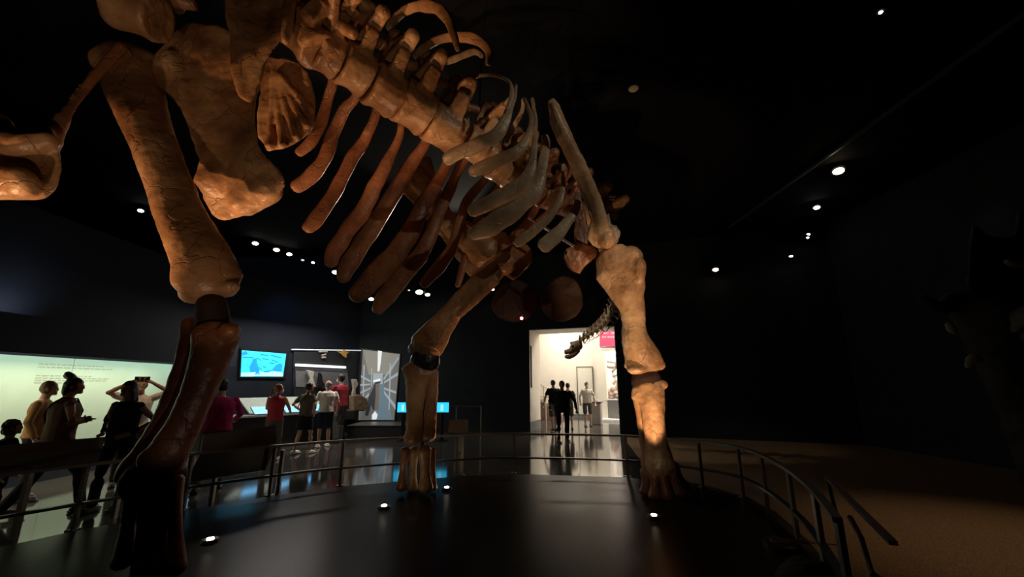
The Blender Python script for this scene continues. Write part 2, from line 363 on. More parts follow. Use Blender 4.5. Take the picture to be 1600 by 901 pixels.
# spine
axis = [(110, -90, 3.1), (214, 18, 3.3), (290, -130, 3.5), (370, -85, 3.9), (428, -10, 3.95), (478, 60, 3.93), (512, 84, 4.12), (554, 108, 4.36), (600, 141, 4.66), (646, 168, 4.96), (694, 202, 5.28), (748, 232, 5.62), (788, 268, 5.98), (826, 294, 6.3), (858, 312, 6.58), (884, 322, 6.82), (912, 336, 7.1), (938, 352, 7.4)]
dia = [88, 84, 80, 70, 80, 78, 78, 80, 82, 82, 74, 62, 58, 48, 42, 42, 36, 32]
AX = [W(*a) for a in axis]; TAILT = W(262, 46, 3.38)-W(160, 8, 3.25)
def vertebra(i, P, t, L, R, top, wing, mat, vox=.02):
    t = t.normalized(); side = t.cross(Vector((0, 0, 1))).normalized(); up = side.cross(t).normalized()
    b = NB(); n = 18; rows = []
    for k in range(9):
        f = k/8; fl = 1+.20*(abs(2*f-1)**2.2)-.10
        if k in (0, 8): fl *= .86
        c = P+t*L*(f-.5)
        rows.append([b.verts.new(c+(side*math.cos(a)+up*math.sin(a)*.95)*R*fl) for a in [2*PI*j/n for j in range(n)]])
    for A, B in zip(rows, rows[1:]):
        for j in range(n): b.faces.new((A[j], A[(j+1) % n], B[(j+1) % n], B[j]))
    b.faces.new(rows[0][::-1]); b.faces.new(rows[-1])
    def blade(p, q, w0, w1, th):
        d = (q-p); x = d.cross(t).normalized()*th
        slab(b, [p-t*w0-x/2, p+t*w0-x/2, q+t*w1-x/2, q-t*w1-x/2], x)
    top0 = P+up*R*.8
    tube(b, [P+up*R*.5, P+up*(R+top*.3)], [R*.62, R*.42])
    blade(top0, P+up*(R+top), L*.38, L*.26, .12); ball(b, P+up*(R+top), (.13, .13, .09), 10)
    for s in (-1, 1):
        a0 = P+up*R*1.1+side*s*R*.3; a1 = P+up*(R+top*.34)+side*s*wing
        blade(a0, a1, L*.34, L*.2, .10); ball(b, a1, .09, 10)
        blade(P+up*R*.3+side*s*R*.8, P+up*(R*1.2)+side*s*(R*1.35), L*.26, L*.18, .10)
        blade(P+up*(R+top*.75), a1, L*.16, L*.14, .06)
        tube(b, [P+up*(R*1.35)+side*s*R*.3, P+up*(R*1.7)+side*s*R*.55+t*L*.75], [.09, .06])
    return mesh('vertebra', refine(b, vox, 3, .014, 4, i), mat, SK, True)
for i in range(len(AX)):
    t = AX[min(i+1, len(AX)-1)]-AX[max(i-1, 0)]
    L = (AX[min(i+1, len(AX)-1)]-AX[max(i-1, 0)]).length/(2 if 0 < i < len(AX)-1 else 1)*.94
    if i == 1: t = TAILT; L = .42
    R = dia[i]*PXM(AX[i])/2*.9
    vertebra(i, AX[i], t, L, R, .6, .55 if i > 4 else .3, BONE if i not in (13, 14, 15) else BONER)
# chevrons under the tail
b = NB(); loft(b, [(190, 74, 3.4, 16), (140, 130, 3.3, 12), (95, 190, 3.2, 8)], .7); mesh('chevron', b, BONER, SK, True)

# ribs of the far (left) flank, hanging from the spine
Lr = [
 [(500, 70, 4.3, 14), (519, 122, 4.55, 12), (513, 150, 4.7, 14), (505, 181, 4.8, 16), (488, 219, 4.85, 17), (467, 238, 4.85, 15)],
 [(540, 95, 4.5, 14), (557, 146, 4.8, 13), (538, 172, 4.95, 18), (522, 204, 5.05, 19), (509, 243, 5.08, 20), (488, 274, 5.08, 23), (462, 292, 5.05, 20)],
 [(585, 120, 4.8, 14), (589, 171, 5.05, 13), (571, 216, 5.25, 16), (551, 245, 5.32, 20), (534, 278, 5.35, 20), (514, 315, 5.35, 21), (495, 342, 5.33, 23), (480, 356, 5.3, 19)],
 [(625, 150, 5.1, 14), (626, 204, 5.35, 12), (612, 241, 5.5, 16), (596, 270, 5.6, 20), (582, 298, 5.65, 23), (563, 335, 5.65, 27), (538, 368, 5.63, 25), (522, 393, 5.6, 25), (517, 411, 5.6, 20)],
 [(670, 180, 5.4, 14), (664, 224, 5.65, 14), (638, 262, 5.82, 22), (616, 300, 5.9, 24), (598, 332, 5.92, 25), (575, 366, 5.92, 26), (555, 397, 5.9, 26), (541, 421, 5.88, 25), (536, 436, 5.86, 18)],
 [(712, 205, 5.7, 14), (703, 246, 5.95, 15), (684, 284, 6.12, 18), (662, 318, 6.2, 23), (643, 360, 6.22, 28), (617, 397, 6.22, 34), (582, 434, 6.2, 36), (556, 463, 6.15, 26)],
 [(745, 225, 6.0, 14), (723, 253, 6.2, 15), (700, 302, 6.4, 17), (682, 343, 6.48, 20), (665, 384, 6.5, 25), (637, 421, 6.5, 27), (606, 460, 6.46, 29), (590, 484, 6.44, 20)],
 [(780, 250, 6.3, 12), (758, 280, 6.5, 13), (731, 312, 6.7, 15), (719, 342, 6.75, 16), (707, 384, 6.76, 17), (686, 417, 6.75, 19), (662, 444, 6.7, 15)],
 [(800, 275, 6.6, 12), (770, 305, 6.8, 12), (741, 355, 6.95, 12), (727, 405, 7.0, 12), (715, 446, 7.0, 9)],
 [(850, 300, 6.9, 12), (829, 339, 7.1, 13), (811, 363, 7.15, 16), (788, 388, 7.2, 18), (770, 410, 7.2, 14)],
 [(870, 320, 7.1, 10), (842, 345, 7.3, 12), (800, 372, 7.4, 12), (772, 388, 7.4, 10)],
]
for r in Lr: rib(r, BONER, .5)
# ribs of the near (right) flank, arching overhead and curving back down
Rr = [
 ([(606, 44, 4.7, 14), (627, 20, 4.3, 16), (653, 10, 4.05, 19), (681, 12, 3.85, 20), (699, 30, 3.75, 18), (707, 50, 3.7, 15), (716, 78, 3.66, 10)], BONE),
 ([(648, 88, 5.0, 14), (667, 72, 4.7, 14), (693, 60, 4.45, 15), (728, 58, 4.2, 18), (750, 66, 4.1, 17), (764, 82, 4.05, 15), (763, 101, 4.0, 10)], BONE),
 ([(693, 99, 4.8, 10), (715, 90, 4.6, 12), (741, 81, 4.4, 12), (754, 88, 4.3, 8)], BONEN),
 ([(700, 160, 5.3, 14), (733, 125, 5.0, 8), (760, 117, 4.8, 6), (781, 120, 4.65, 6), (797, 130, 4.6, 7), (799, 150, 4.58, 9), (793, 170, 4.58, 8)], BONEN),
 ([(770, 190, 5.6, 14), (800, 150, 5.0, 8), (806, 132, 4.8, 5), (804, 148, 4.7, 9), (797, 168, 4.66, 13), (789, 190, 4.64, 20), (776, 210, 4.66, 25), (752, 224, 4.72, 27), (722, 236, 4.8, 26), (698, 250, 4.9, 22)], BONEN),
 ([(790, 220, 5.9, 12), (815, 175, 5.3, 8), (818, 154, 5.05, 6), (828, 176, 4.95, 8), (830, 190, 4.92, 9), (826, 208, 4.9, 12), (817, 227, 4.9, 18), (800, 242, 4.92, 24), (768, 255, 5.0, 24), (738, 268, 5.1, 22)], BONEN),
 ([(825, 240, 6.1, 10), (834, 170, 5.4, 6), (831, 154, 5.2, 5), (836, 182, 5.15, 8), (836, 212, 5.12, 10), (832, 252, 5.12, 17), (822, 278, 5.15, 25), (800, 298, 5.22, 28), (770, 314, 5.3, 28), (738, 330, 5.4, 26)], BONEN),
 ([(855, 270, 6.4, 10), (856, 222, 5.6, 8), (850, 212, 5.4, 9), (852, 234, 5.36, 17), (847, 262, 5.34, 22), (837, 293, 5.34, 32), (817, 316, 5.38, 36), (789, 338, 5.45, 38), (761, 356, 5.55, 36), (740, 367, 5.62, 24)], BONEN),
 ([(875, 300, 6.6, 10), (884, 268, 5.9, 6), (879, 258, 5.75, 5), (880, 284, 5.72, 8), (877, 306, 5.7, 11), (866, 328, 5.72, 14), (850, 346, 5.75, 17), (830, 363, 5.8, 20), (808, 380, 5.88, 18)], BONEN),
 ([(895, 325, 6.8, 10), (904, 305, 6.2, 8), (903, 302, 6.1, 10), (901, 322, 6.05, 15), (889, 344, 6.05, 20), (870, 366, 6.08, 26), (850, 384, 6.12, 30)], BONEN),
]
for r, m_ in Rr: rib([(a_[0], a_[1], a_[2], a_[3]*.85) for a_ in r], m_, .32)

# shoulder girdles and chest
b = NB(); plate(b, [(855, 158, 5.0), (864, 153, 5.0), (874, 162, 5.0), (882, 180, 5.05), (892, 205, 5.15), (905, 235, 5.3), (920, 265, 5.5), (933, 295, 5.7), (940, 325, 5.9), (944, 345, 6.05), (955, 368, 6.15), (958, 391, 6.25), (942, 393, 6.25), (926, 384, 6.2), (917, 372, 6.1), (923, 345, 5.95), (915, 318, 5.8), (902, 290, 5.62), (888, 255, 5.4), (872, 222, 5.25), (858, 190, 5.1)], .10)
loft(b, [(864, 165, 5.0, 14), (884, 215, 5.2, 18), (912, 270, 5.5, 20), (932, 320, 5.85, 20), (942, 365, 6.1, 26)], .9); blob(b, 948, 372, 6.12, 14, 18)
bone('scapula', b, BONEP, .02, 3, .014, 4)
b = NB(); plate(b, [(x, y, 6.3) for x, y in [(944, 336), (952, 333), (954, 350), (964, 352), (970, 362), (966, 378), (956, 388), (948, 372), (944, 356)]], .14); bone('acromion', b, BONEN, .018, 3, .012, 6)
b = NB(); plate(b, [(x, y, 6.35) for x, y in [(884, 388), (880, 402), (886, 415), (896, 424), (906, 428), (912, 418), (926, 405), (936, 398), (928, 384), (905, 378)]], .16); bone('coracoid', b, BONER, .018, 4, .014, 6)
b = NB(); plate(b, [(905, 300, 6.6), (914, 330, 6.6), (920, 360, 6.6), (918, 392, 6.6), (900, 394, 6.6), (896, 360, 6.6)], .12); bone('clavicle', b, BONER, .02, 4, .012, 6)
b = NB(); plate(b, [(x, y, 7.0) for x, y in [(640, 262), (657, 244), (672, 246), (686, 290), (706, 330), (742, 352), (790, 362), (802, 386), (790, 412), (772, 432), (734, 432), (712, 402), (690, 372), (655, 328), (626, 297)]], .14)
loft(b, [(650, 270, 6.95, 30), (700, 345, 6.95, 30), (760, 395, 6.95, 50)], .6); bone('scapula', b, BONE, .024, 4, .02, 4)
b = NB(); plate(b, [(x, y, 6.7) for x, y in [(781, 392), (796, 385), (812, 379), (824, 382), (831, 390), (832, 399), (829, 411), (821, 421), (812, 431), (802, 438), (795, 433), (788, 428), (777, 421), (782, 408), (775, 399)]], .18); bone('coracoid', b, BONER, .018, 4, .014, 6)
for cx, cy, rx, ry, a in ((805, 470, 38, 34, -.2), (878, 466, 35, 37, .3)):
    b = NB(); pts = []
    for k in range(20):
        an = 2*PI*k/20; f = 1-.22*max(0, math.sin(an)); x = rx*f*math.cos(an); y = -ry*math.sin(an)
        pts.append((cx+x*math.cos(a)-y*math.sin(a), cy+x*math.sin(a)+y*math.cos(a), 7.4))
    plate(b, pts, .09); bone('sternal_plate', b, CART, .022, 4, .01, 4)
# right fore limb
b = NB(); loft(b, [(958, 404, 6.25, 62, .5), (967, 420, 6.25, 78, .5), (976, 446, 6.28, 62, .6), (986, 476, 6.3, 42, .8), (990, 502, 6.32, 37, .85), (993, 530, 6.33, 42, .8), (1003, 556, 6.34, 56, .65), (1006, 567, 6.34, 62, .5)], m=5)
blob(b, 985, 402, 6.2, 20, 18); blob(b, 996, 422, 6.16, 13, 26); blob(b, 1030, 570, 6.32, 10, 9); blob(b, 996, 577, 6.3, 17, 8); loft(b, [(990, 400, 6.15, 18), (1001, 440, 6.15, 16), (996, 480, 6.2, 12)], .9)
bone('humerus', b, BONEP, .018, 3, .014, 4)
b = NB(); loft(b, [(1008, 590, 6.34, 46), (1011, 600, 6.34, 48)], .6); bone('elbow_pad', b, CART, .018)
b = NB(); loft(b, [(1012, 611, 6.3, 58, .4), (1018, 626, 6.3, 42, .7), (1021, 655, 6.32, 34, .8), (1026, 695, 6.34, 36, .8), (1032, 728, 6.36, 46, .7)], m=4); blob(b, 1032, 601, 6.27, 11, 8); bone('ulna', b, BONEP, .016, 3, .012, 5)
b = NB(); loft(b, [(998, 612, 6.5, 24), (1003, 650, 6.5, 18), (1008, 690, 6.5, 18), (1014, 728, 6.5, 24)], .8); bone('radius', b, BONE, .016, 3, .01, 5)
for x0, y0, x1, y1, yy in ((1010, 736, 1008, 772, 6.55), (1022, 736, 1022, 778, 6.42), (1035, 736, 1044, 781, 6.38), (1047, 732, 1064, 772, 6.45), (1052, 728, 1070, 764, 6.6)):
    b = NB(); loft(b, [(x0, y0, yy, 20), ((x0+x1)/2, (y0+y1)/2, yy, 13), (x1, y1-4, yy, 20)], .9); bone('metacarpal', b, BONER, .012, 3, .006, 6)
# left fore limb
b = NB(); loft(b, [(792, 402, 6.7, 24), (768, 426, 6.7, 38), (742, 449, 6.7, 34), (716, 476, 6.7, 32), (694, 503, 6.7, 38), (676, 528, 6.7, 50), (665, 542, 6.7, 54)], .75, m=5); loft(b, [(775, 437, 6.65, 16), (742, 468, 6.62, 15), (716, 494, 6.65, 10)], .9); blob(b, 650, 545, 6.7, 13, 12); blob(b, 678, 543, 6.68, 13, 12); blob(b, 788, 412, 6.7, 18, 18)
bone('humerus', b, BONE, .018, 3, .012, 4)
b = NB(); loft(b, [(664, 558, 6.7, 46), (664, 570, 6.7, 48)], .7); bone('elbow_pad', b, BLK, .018)
b = NB(); loft(b, [(655, 582, 6.65, 56, .45), (651, 598, 6.65, 36, .7), (649, 622, 6.65, 30, .8), (648, 648, 6.65, 25, .9), (648, 670, 6.65, 27, .9), (645, 686, 6.65, 30, .8)], m=4); bone('ulna', b, BONE, .014, 3, .01, 5)
b = NB(); loft(b, [(675, 580, 6.72, 20), (675, 620, 6.72, 18), (672, 655, 6.72, 20), (669, 682, 6.72, 24)], .9, m=4); bone('radius', b, BONE, .014, 3, .01, 5)
for x0, x1, w0, yy in ((633, 627, 15, 6.65), (647, 644, 16, 6.78), (663, 665, 21, 6.6), (676, 678, 10, 6.8)):
    b = NB(); loft(b, [(x0, 703, yy, w0*1.1), ((x0+x1)/2, 732, yy, w0*.7), (x1, 762, yy, w0*1.15)], .9); bone('metacarpal', b, BONE if w0 > 15 else BONER, .012, 3, .006, 6)
# neck reaching towards the doorway and the small skull
npts = cr([(950, 372, 7.7), (968, 415, 8.4), (968, 445, 8.9), (961, 472, 9.3), (955, 488, 9.6), (944, 503, 9.8), (930, 515, 10.0), (917, 524, 10.2), (905, 534, 10.3)], 2)
for i, s in enumerate(npts[:-1]):
    P = W(*s); Q = W(*npts[i+1]); t = (Q-P); L = t.length; t.normalize(); side = t.cross(Vector((0, 0, 1))).normalized(); up = side.cross(t)
    r = .16-.0055*i; b = NB()
    tube(b, [P-t*L*.1, P+t*L*.25, P+t*L*.7, Q], [r*.9, r*.55, r*.55, r*.9])
    tube(b, [P+t*L*.4+up*r*.4, P+up*r*1.7-t*L*.1], [r*.35, r*.22])
    for sg in (-1, 1):
        tube(b, [P+t*L*.3+side*sg*r*.5-up*r*.3, P+side*sg*r*1.1-up*r*1.3+t*L*.1, P+side*sg*r*.9-up*r*1.7+t*L*1.1], [r*.28, r*.22, r*.1])
        tube(b, [P+t*L*.6+side*sg*r*.4+up*r*.4, P+t*L*.1+side*sg*r+up*r*1.1], [r*.28, r*.2])
    mesh('neck_vertebra', refine(b, .012, 1, .005, 9, i), BONEN, SK, True)
skull_px = [(905, 536), (898, 541), (893, 549), (883, 553)]
b = NB()
Ys = 10.35
loft(b, [(905, 539, Ys, 16, .8), (898, 541, Ys, 15, .8), (892, 547, Ys, 9, .9), (884, 550, Ys, 8, .9)], m=3)
blob(b, 894, 536, Ys, 4, 3); blob(b, 899, 536, Ys, 4, 3)
bs = refine(b, .014, 2, .008, 10, 4)
SKULL = mesh('skull', bs, BONEN, SK, True)
b = NB(); loft(b, [(903, 547, Ys, 9), (897, 553, Ys, 8), (889, 557, Ys, 8), (884, 557, Ys, 6)], .9, m=3); mesh('lower_jaw', refine(b, .014, 2, .006, 10, 5), BONEN, SKULL, True)
b = NB(); blob(b, 895, 541, Ys-.13, 2.2, 2); mesh('eye_socket_shade', b, BLK, SKULL, True)  # black ball painted in for the shade of the eye hollow
# steel mount of the skeleton
b = NB(); tube(b, [W(240, 756, 3.5), G(240, 900)+Vector((0, .25, .02))], .03, 8); mesh('mount_post', b, BLK, SK)
b = NB(); tube(b, [W(1020, 590, 6.6), Vector((2.28, 6.75, .012))], .022, 8); mesh('mount_post', b, BLK, SK)
b = NB(); tube(b, [W(664, 560, 6.9), Vector((-1.42, 6.95, .012))], .022, 8); mesh('mount_post', b, BLK, SK)
b = NB(); tube(b, [W(826, 340, 6.2), W(897, 385, 6.2)], .022, 8); mesh('mount_rod', b, flat('polished_steel', (.7, .66, .6), .3, .8), SK)
for k in (2, 6, 11):
    b = NB(); tube(b, [AX[k]+Vector((0, 0, .5)), AX[k]+Vector((0, 0, 6.4-AX[k].z))], .012, 8); mesh('hanging_cable', b, BLK, SK)
# ------------------------------------------------------------------ floor uplights (recessed lamps with their own light)
def uplight(px, py, label, target, watts, col, deg):
    p = G(px, py, .012); t = thing('floor_uplight', label, 'floor light', p, 0, None)
    b = NB(); tube(b, [p, p+Vector((0, 0, .03))], [.085, .075], 20); mesh('housing', b, BLK, t)
    b = NB(); tube(b, [p+Vector((0, 0, .03)), p+Vector((0, 0, .036))], [.034, .03], 20); mesh('lens', b, glow('uplight_lens', (1, .82, .55), 90), t)
    spot(p+Vector((0, 0, .06)), target, watts, col, deg, .35, .04)
uplight(328, 846, 'glowing floor light beside the hind foot of the skeleton', W(530, 130, 4.5), 340, WARM, 34)
uplight(600, 793, 'glowing floor light left of the left front foot', W(600, 190, 4.8), 90, WARM, 34)
uplight(698, 764, 'small glowing floor light just right of the left front foot', W(740, 330, 6.3), 120, WARM, 44)
uplight(1022, 808, 'glowing floor light in front of the right front foot', W(1000, 570, 6.35), 250, (1, .6, .32), 46)

# ------------------------------------------------------------------ rail round the dais
RAIL = thing('guard_rail', 'low dark steel two-bar rail curving round the skeleton dais', 'railing', (0, 8.18, 0))
dense = cr([(x, y) for x, y in rail_px], 6)
for zt, hh in ((.69, .035), (.27, .03)):
    b = NB()
    P = [Vector((x, y, zt)) for x, y in dense]; rows = []
    for i, p in enumerate(P):
        t = (P[min(i+1, len(P)-1)]-P[max(i-1, 0)]).normalized(); s = t.cross(Vector((0, 0, 1))).normalized()
        rows.append([b.verts.new(p+s*a*.03+Vector((0, 0, d*hh/2))) for a, d in ((-1, -1), (1, -1), (1, 1), (-1, 1))])
    for A, B in zip(rows, rows[1:]):
        for k in range(4): b.faces.new((A[k], A[(k+1) % 4], B[(k+1) % 4], B[k]))
    b.faces.new(rows[0][::-1]); b.faces.new(rows[-1]); mesh('top_bar' if zt > .5 else 'lower_bar', b, BLK if zt < .5 else RAILM, RAIL)
for x, y in rail_px:
    b = NB(); box(b, x-.022, x+.022, y-.022, y+.022, 0, .672, .004); box(b, x-.05, x+.05, y-.05, y+.05, 0, .012); mesh('post', b, RAILM, RAIL)

def reader(name, label, tl, tr, br, bl, drop, legs):
    t = thing(name, label, 'information panel', ((tl+tr)/2).x*0+0 and (0, 0, 0) or (tl.x, tl.y, 0))
    n = (tr-tl).cross(bl-tl).normalized()
    b = NB(); slab(b, [tl, tr, br, bl], n*.03); mesh('panel_face', b, flat('brown_panel_face', (.06, .045, .035), .5), t)
    b = NB(); slab(b, [bl, br, br+drop, bl+drop], n*.03); mesh('back_plate', b, BLK, t)
    for p in legs:
        b = NB(); bar(b, Vector((p[0], p[1], 0)), Vector((p[0], p[1], p[2])), .05, .05); mesh('leg', b, RAILM, t)
    return t
reader('reader_panel', 'dark slanted information panel on the rail behind the hind foot', W(318, 679, 6.1), W(431, 664, 6.9), W(432, 695, 6.78), W(313, 708, 5.98), W(406, 734, 6.7)-W(432, 695, 6.78)+Vector((.08, 0, 0)), [(-4.2, 6.25, .6), (-3.6, 6.85, .6)])
reader('reader_panel', 'long dark information panel on the rail below the two women at left', W(-60, 700, 4.47), W(166, 682, 5.6), W(160, 700, 5.5), W(-60, 716, 4.37), Vector((0, -.02, -.17)), [(-5.3, 4.85, .7), (-4.9, 5.55, .7)])
reader('reader_panel', 'small dark information panel on the rail right of the left front leg', W(702, 655, 8.3), W(731, 655, 8.3), W(731, 676, 8.15), W(700, 676, 8.15), Vector((0, 0, -.05)), [(-1.0, 8.3, .7)])
# second handrail at the right
HR = thing('handrail', 'short dark handrail sloping down outside the rail at right', 'railing', G(1390, 901))
p, q = W(1292, 745, 4.6), W(1396, 848, 3.1); b = NB(); bar(b, p, q, .05, .03); mesh('top_bar', b, flat('dark_bronze', (.07, .04, .025), .45, .5), HR)
b = NB(); tube(b, [W(1328, 808, 3.6), W(1345, 840, 3.4), W(1362, 895, 3.2), Vector((2.86, 3.0, 0))], .022, 8); mesh('post', b, flat('dark_bronze', (.07, .04, .025)), HR)
b = NB(); tube(b, [p, Vector((p.x+.1, p.y+.05, 0.008))], .02, 8); mesh('post', b, BLK, HR)
# low black disc and mound by the rail
t = thing('black_disc', 'round black disc beside the right rail posts', 'floor fitting', G(1222, 856, .012))
b = NB(); c = G(1222, 856, .012); tube(b, [c, c+Vector((0, 0, .05)), c+Vector((0, 0, .06))], [.17, .17, .14], 24); mesh('housing', b, BLK, t)
b = NB(); tube(b, [c+Vector((0, 0, .06)), c+Vector((0, 0, .075))], [.1, .09], 20); mesh('cap', b, CART, t)
b = NB(); c = Vector((2.35, 3.62, .012)); vs = ball(b, c+Vector((0, 0, 0)), (.26, .30, .24), 20)
for v in vs: v.co.z = max(v.co.z, .012)
tag(mesh('black_mound', refine(b, .02, 2, .02, 6, 3), flat('matte_black', (.010, .011, .014), .9), None, True), 'black hump on the dais at the lower right', 'cover')

# ------------------------------------------------------------------ PEOPLE
SKIN1 = flat('light_skin', (.58, .34, .24), .55, var=.04); SKIN2 = flat('tan_skin', (.42, .24, .16), .55, var=.04); SKIN3 = flat('brown_skin', (.22, .12, .075), .55, var=.04)
HAIRB = flat('black_hair', (.012, .010, .009), .5, var=.3, scale=60); HAIRL = flat('light_brown_hair', (.26, .14, .07), .5, var=.3, scale=60); HAIRD = flat('dark_brown_hair', (.045, .025, .015), .5, var=.3, scale=60); HAIRG = flat('grey_hair', (.25, .23, .21), .5)
MASK = flat('white_face_mask', (.72, .74, .74), .8, var=.03)
def cloth(n, c): return flat(n, c, .9, 0, .15, .12, 9)
def person(label, pos, face, h, skin, hair, top, legs, shoes, pose='stand', stride=.0, long_sleeves=False, shorts=False, skirt=False, hair_style='short', mask=False, lean=0, strap=None, group=None, head_turn=0, backpack=None, bulk=1.1):
    S = h/1.75; face = math.radians(face)
    t = thing('person', label, 'person', (pos[0], pos[1], 0), 0, group)
    Rz = Matrix.Rotation(face, 4, 'Z'); T = Matrix.Translation(Vector((pos[0], pos[1], 0))) @ Rz @ Matrix.Diagonal((S*bulk, S*(1+(bulk-1)*.8), S, 1))
    # y forward; upper body leans about the hips
    LB = Matrix.Translation((0, 0, .95)) @ Matrix.Rotation(-math.radians(lean), 4, 'X') @ Matrix.Translation((0, 0, -.95))
    def U(p): return T @ (LB @ Vector(p))
    def D(p): return T @ Vector(p)
    hd = LB @ Vector((0, .03, 1.62)); HM = T @ Matrix.Translation(hd) @ Matrix.Diagonal((1/bulk, 1/(1+(bulk-1)*.8), 1, 1)) @ Matrix.Rotation(math.radians(head_turn), 4, 'Z')
    def Hd(p): return HM @ Vector(p)
    def ell(b, f, secs, n=14):
        rows = []
        for (z, wx, wy, cy) in secs:
            rows.append([b.verts.new(f((wx*math.cos(a), cy+wy*math.sin(a), z))) for a in [2*PI*k/n for k in range(n)]])
        for A, B in zip(rows, rows[1:]):
            for k in range(n): b.faces.new((A[k], A[(k+1) % n], B[(k+1) % n], B[k]))
        b.faces.new(rows[0][::-1]); b.faces.new(rows[-1])
    def limb(b, f, pts, rr, g=0):
        tube(b, [f(p) for p in pts], [(r+g)*S for r in rr], 10)
        for p, r in zip(pts, rr): ball(b, f(p), (r+g)*S*.98, 10)
    arms = {}
    for s in (-1, 1):
        sh = (s*.165, 0, 1.395)
        if pose == 'stand': el, wr, hn = (s*.25, -.02, 1.14), (s*.25, .08, .90), (s*.24, .11, .82)
        elif pose == 'photo': el, wr, hn = (s*.36, .18, 1.50), (s*.13, .30, 1.66), (s*.06, .33, 1.70)
        elif pose == 'crossed': el, wr, hn = (s*.26, .03, 1.16), (-s*.02+s*.04, .19, 1.17), (-s*.09, .18, 1.19)
        elif pose == 'reach': el, wr, hn = (s*.24, .10, 1.17), (s*.17, .33, 1.08), (s*.15, .41, 1.06)
        elif pose == 'hips': el, wr, hn = (s*.34, -.08, 1.18), (s*.19, .06, 1.02), (s*.15, .11, 1.0)
        elif pose == 'walk': el, wr, hn = (s*.26, -.06*s, 1.15), (s*.25, .10-.16*s, .92), (s*.24, .14-.18*s, .85)
        arms[s] = (sh, el, wr, hn)
    kn = {}; 
    for s in (-1, 1):
        y = s*stride; kn[s] = ((s*.095, 0, .90), (s*.10, y*.55+.02+abs(y)*.15, .50), (s*.11, y, .09+max(0, -y)*.12))
    b = NB()
    ell(b, U, [(.84, .10, .08, 0), (.92, .165, .11, 0), (1.05, .135, .10, .0), (1.18, .15, .105, .005), (1.32, .175, .11, .0), (1.40, .145, .09, -.005), (1.455, .07, .06, 0)])
    limb(b, U, [(0, -.005, 1.44), (0, .02, 1.56)], [.062, .052])
    v = ball(b, (0, 0, 0), (.075, .096, .115), 14)
    for x in v:
        if x.co.z < 0: x.co.x *= 1+x.co.z*2.2
        x.co = Hd(x.co)
    for c, r in (((0, .095, -.015), (.012, .018, .02)), ((0, .072, -.075), (.03, .03, .025)), ((.077, -.005, -.005), (.012, .02, .03)), ((-.077, -.005, -.005), (.012, .02, .03)), ((0, .086, -.05), (.022, .012, .008))):
        for x in ball(b, c, r, 8): x.co = Hd(x.co)
    for s in (-1, 1):
        sh, el, wr, hn = [Vector(q) for q in arms[s]]
        limb(b, U, [sh, sh.lerp(el, .5), el, el.lerp(wr, .3), wr], [.052, .046, .037, .038, .026])
        d = (hn-wr).normalized(); pc = wr.lerp(hn, .6); limb(b, U, [wr, pc], [.024, .032])
        sd = d.cross(Vector((0, 1, .2))).normalized()
        if pose == 'photo': sd = Vector((0, .2, 1))
        for k, (o, l) in enumerate(((-.027, .062), (-.009, .072), (.009, .068), (.027, .052))):
            a = pc+sd*o*1.15+d*.02; m_ = a+d*l*.55+Vector((0, .006, 0)); e = m_+d*l*.4+Vector((0, .018, -.004))
            limb(b, U, [a, m_, e], [.0105, .010, .0085])
        a = wr+d*.03+Vector((0, .02, 0)); limb(b, U, [a, a+Vector((-s*.012, .032, 0))+d*.02, a+Vector((-s*.014, .044, 0))+d*.045], [.013, .012, .010])
        hp, k_, an = kn[s]; hp, k_, an = Vector(hp), Vector(k_), Vector(an)
        limb(b, D, [hp, hp.lerp(k_, .5), k_, k_.lerp(an, .3), an], [.082, .068, .050, .052, .034])
        limb(b, D, [an+Vector((0, -.02, -.05)), an+Vector((0, .09, -.06))], [.034, .03])
    body = mesh('body', refine(b, .0095, 2), skin, t, True)
    # eyes
    for s in (-1, 1):
        e = NB(); ball(e, Hd((s*.029, .086, .012)), .009*S, 8); mesh('eye', e, HAIRB, t, True)
    # top
    b = NB(); g = .016
    ell(b, U, [(.90, .172+g, .118+g, 0), (1.05, .142+g, .107+g, .0), (1.18, .155+g, .11+g, .005), (1.32, .172+g, .115+g, .0), (1.40, .145+g, .092+g, -.005), (1.455, .085, .07, 0)])
    for s in (-1, 1):
        sh, el, wr, hn = [Vector(q) for q in arms[s]]
        if long_sleeves is None: continue
        if long_sleeves: limb(b, U, [sh, el, el.lerp(wr, .9)], [.050, .043, .034], .008)
        else: limb(b, U, [sh, sh.lerp(el, .6)], [.050, .050], .010)
    mesh('shirt' if long_sleeves is not None else 'tank_top', refine(b, .013, 3, .006, 11, h), top, t, True)
    # legs
    b = NB()
    if skirt:
        ell(b, D, [(.97, .16, .125, 0), (.85, .19, .15, 0), (.62, .215, .18, .01), (.58, .205, .17, .01)])
    else:
        ell(b, D, [(.82, .135, .10, 0), (.92, .18, .128, 0), (.98, .155, .118, .0)])
        for s in (-1, 1):
            hp, k_, an = [Vector(q) for q in kn[s]]
            if shorts: limb(b, D, [hp, hp.lerp(k_, .5), hp.lerp(k_, .9)], [.088, .084, .078], .008)
            else: limb(b, D, [hp, hp.lerp(k_, .5), k_, k_.lerp(an, .3), an+Vector((0, 0, .02))], [.086, .074, .058, .060, .052], .008)
    mesh('skirt' if skirt else 'shorts' if shorts else 'trousers', refine(b, .013, 3, .006, 9, h), legs, t, True)
    for s in (-1, 1):
        an = Vector(kn[s][2]); b = NB(); limb(b, D, [an+Vector((0, -.045, -.045)), an+Vector((0, .03, -.048)), an+Vector((0, .13, -.055))], [.044, .043, .036]); box(b, -1, 1, -1, 1, -1, 1, 0, T @ Matrix.Translation(an+Vector((0, .045, -.076))) @ Matrix.Diagonal((.042, .13, .013, 1)))
        mesh('shoe', refine(b, .012, 2), shoes, t, True)
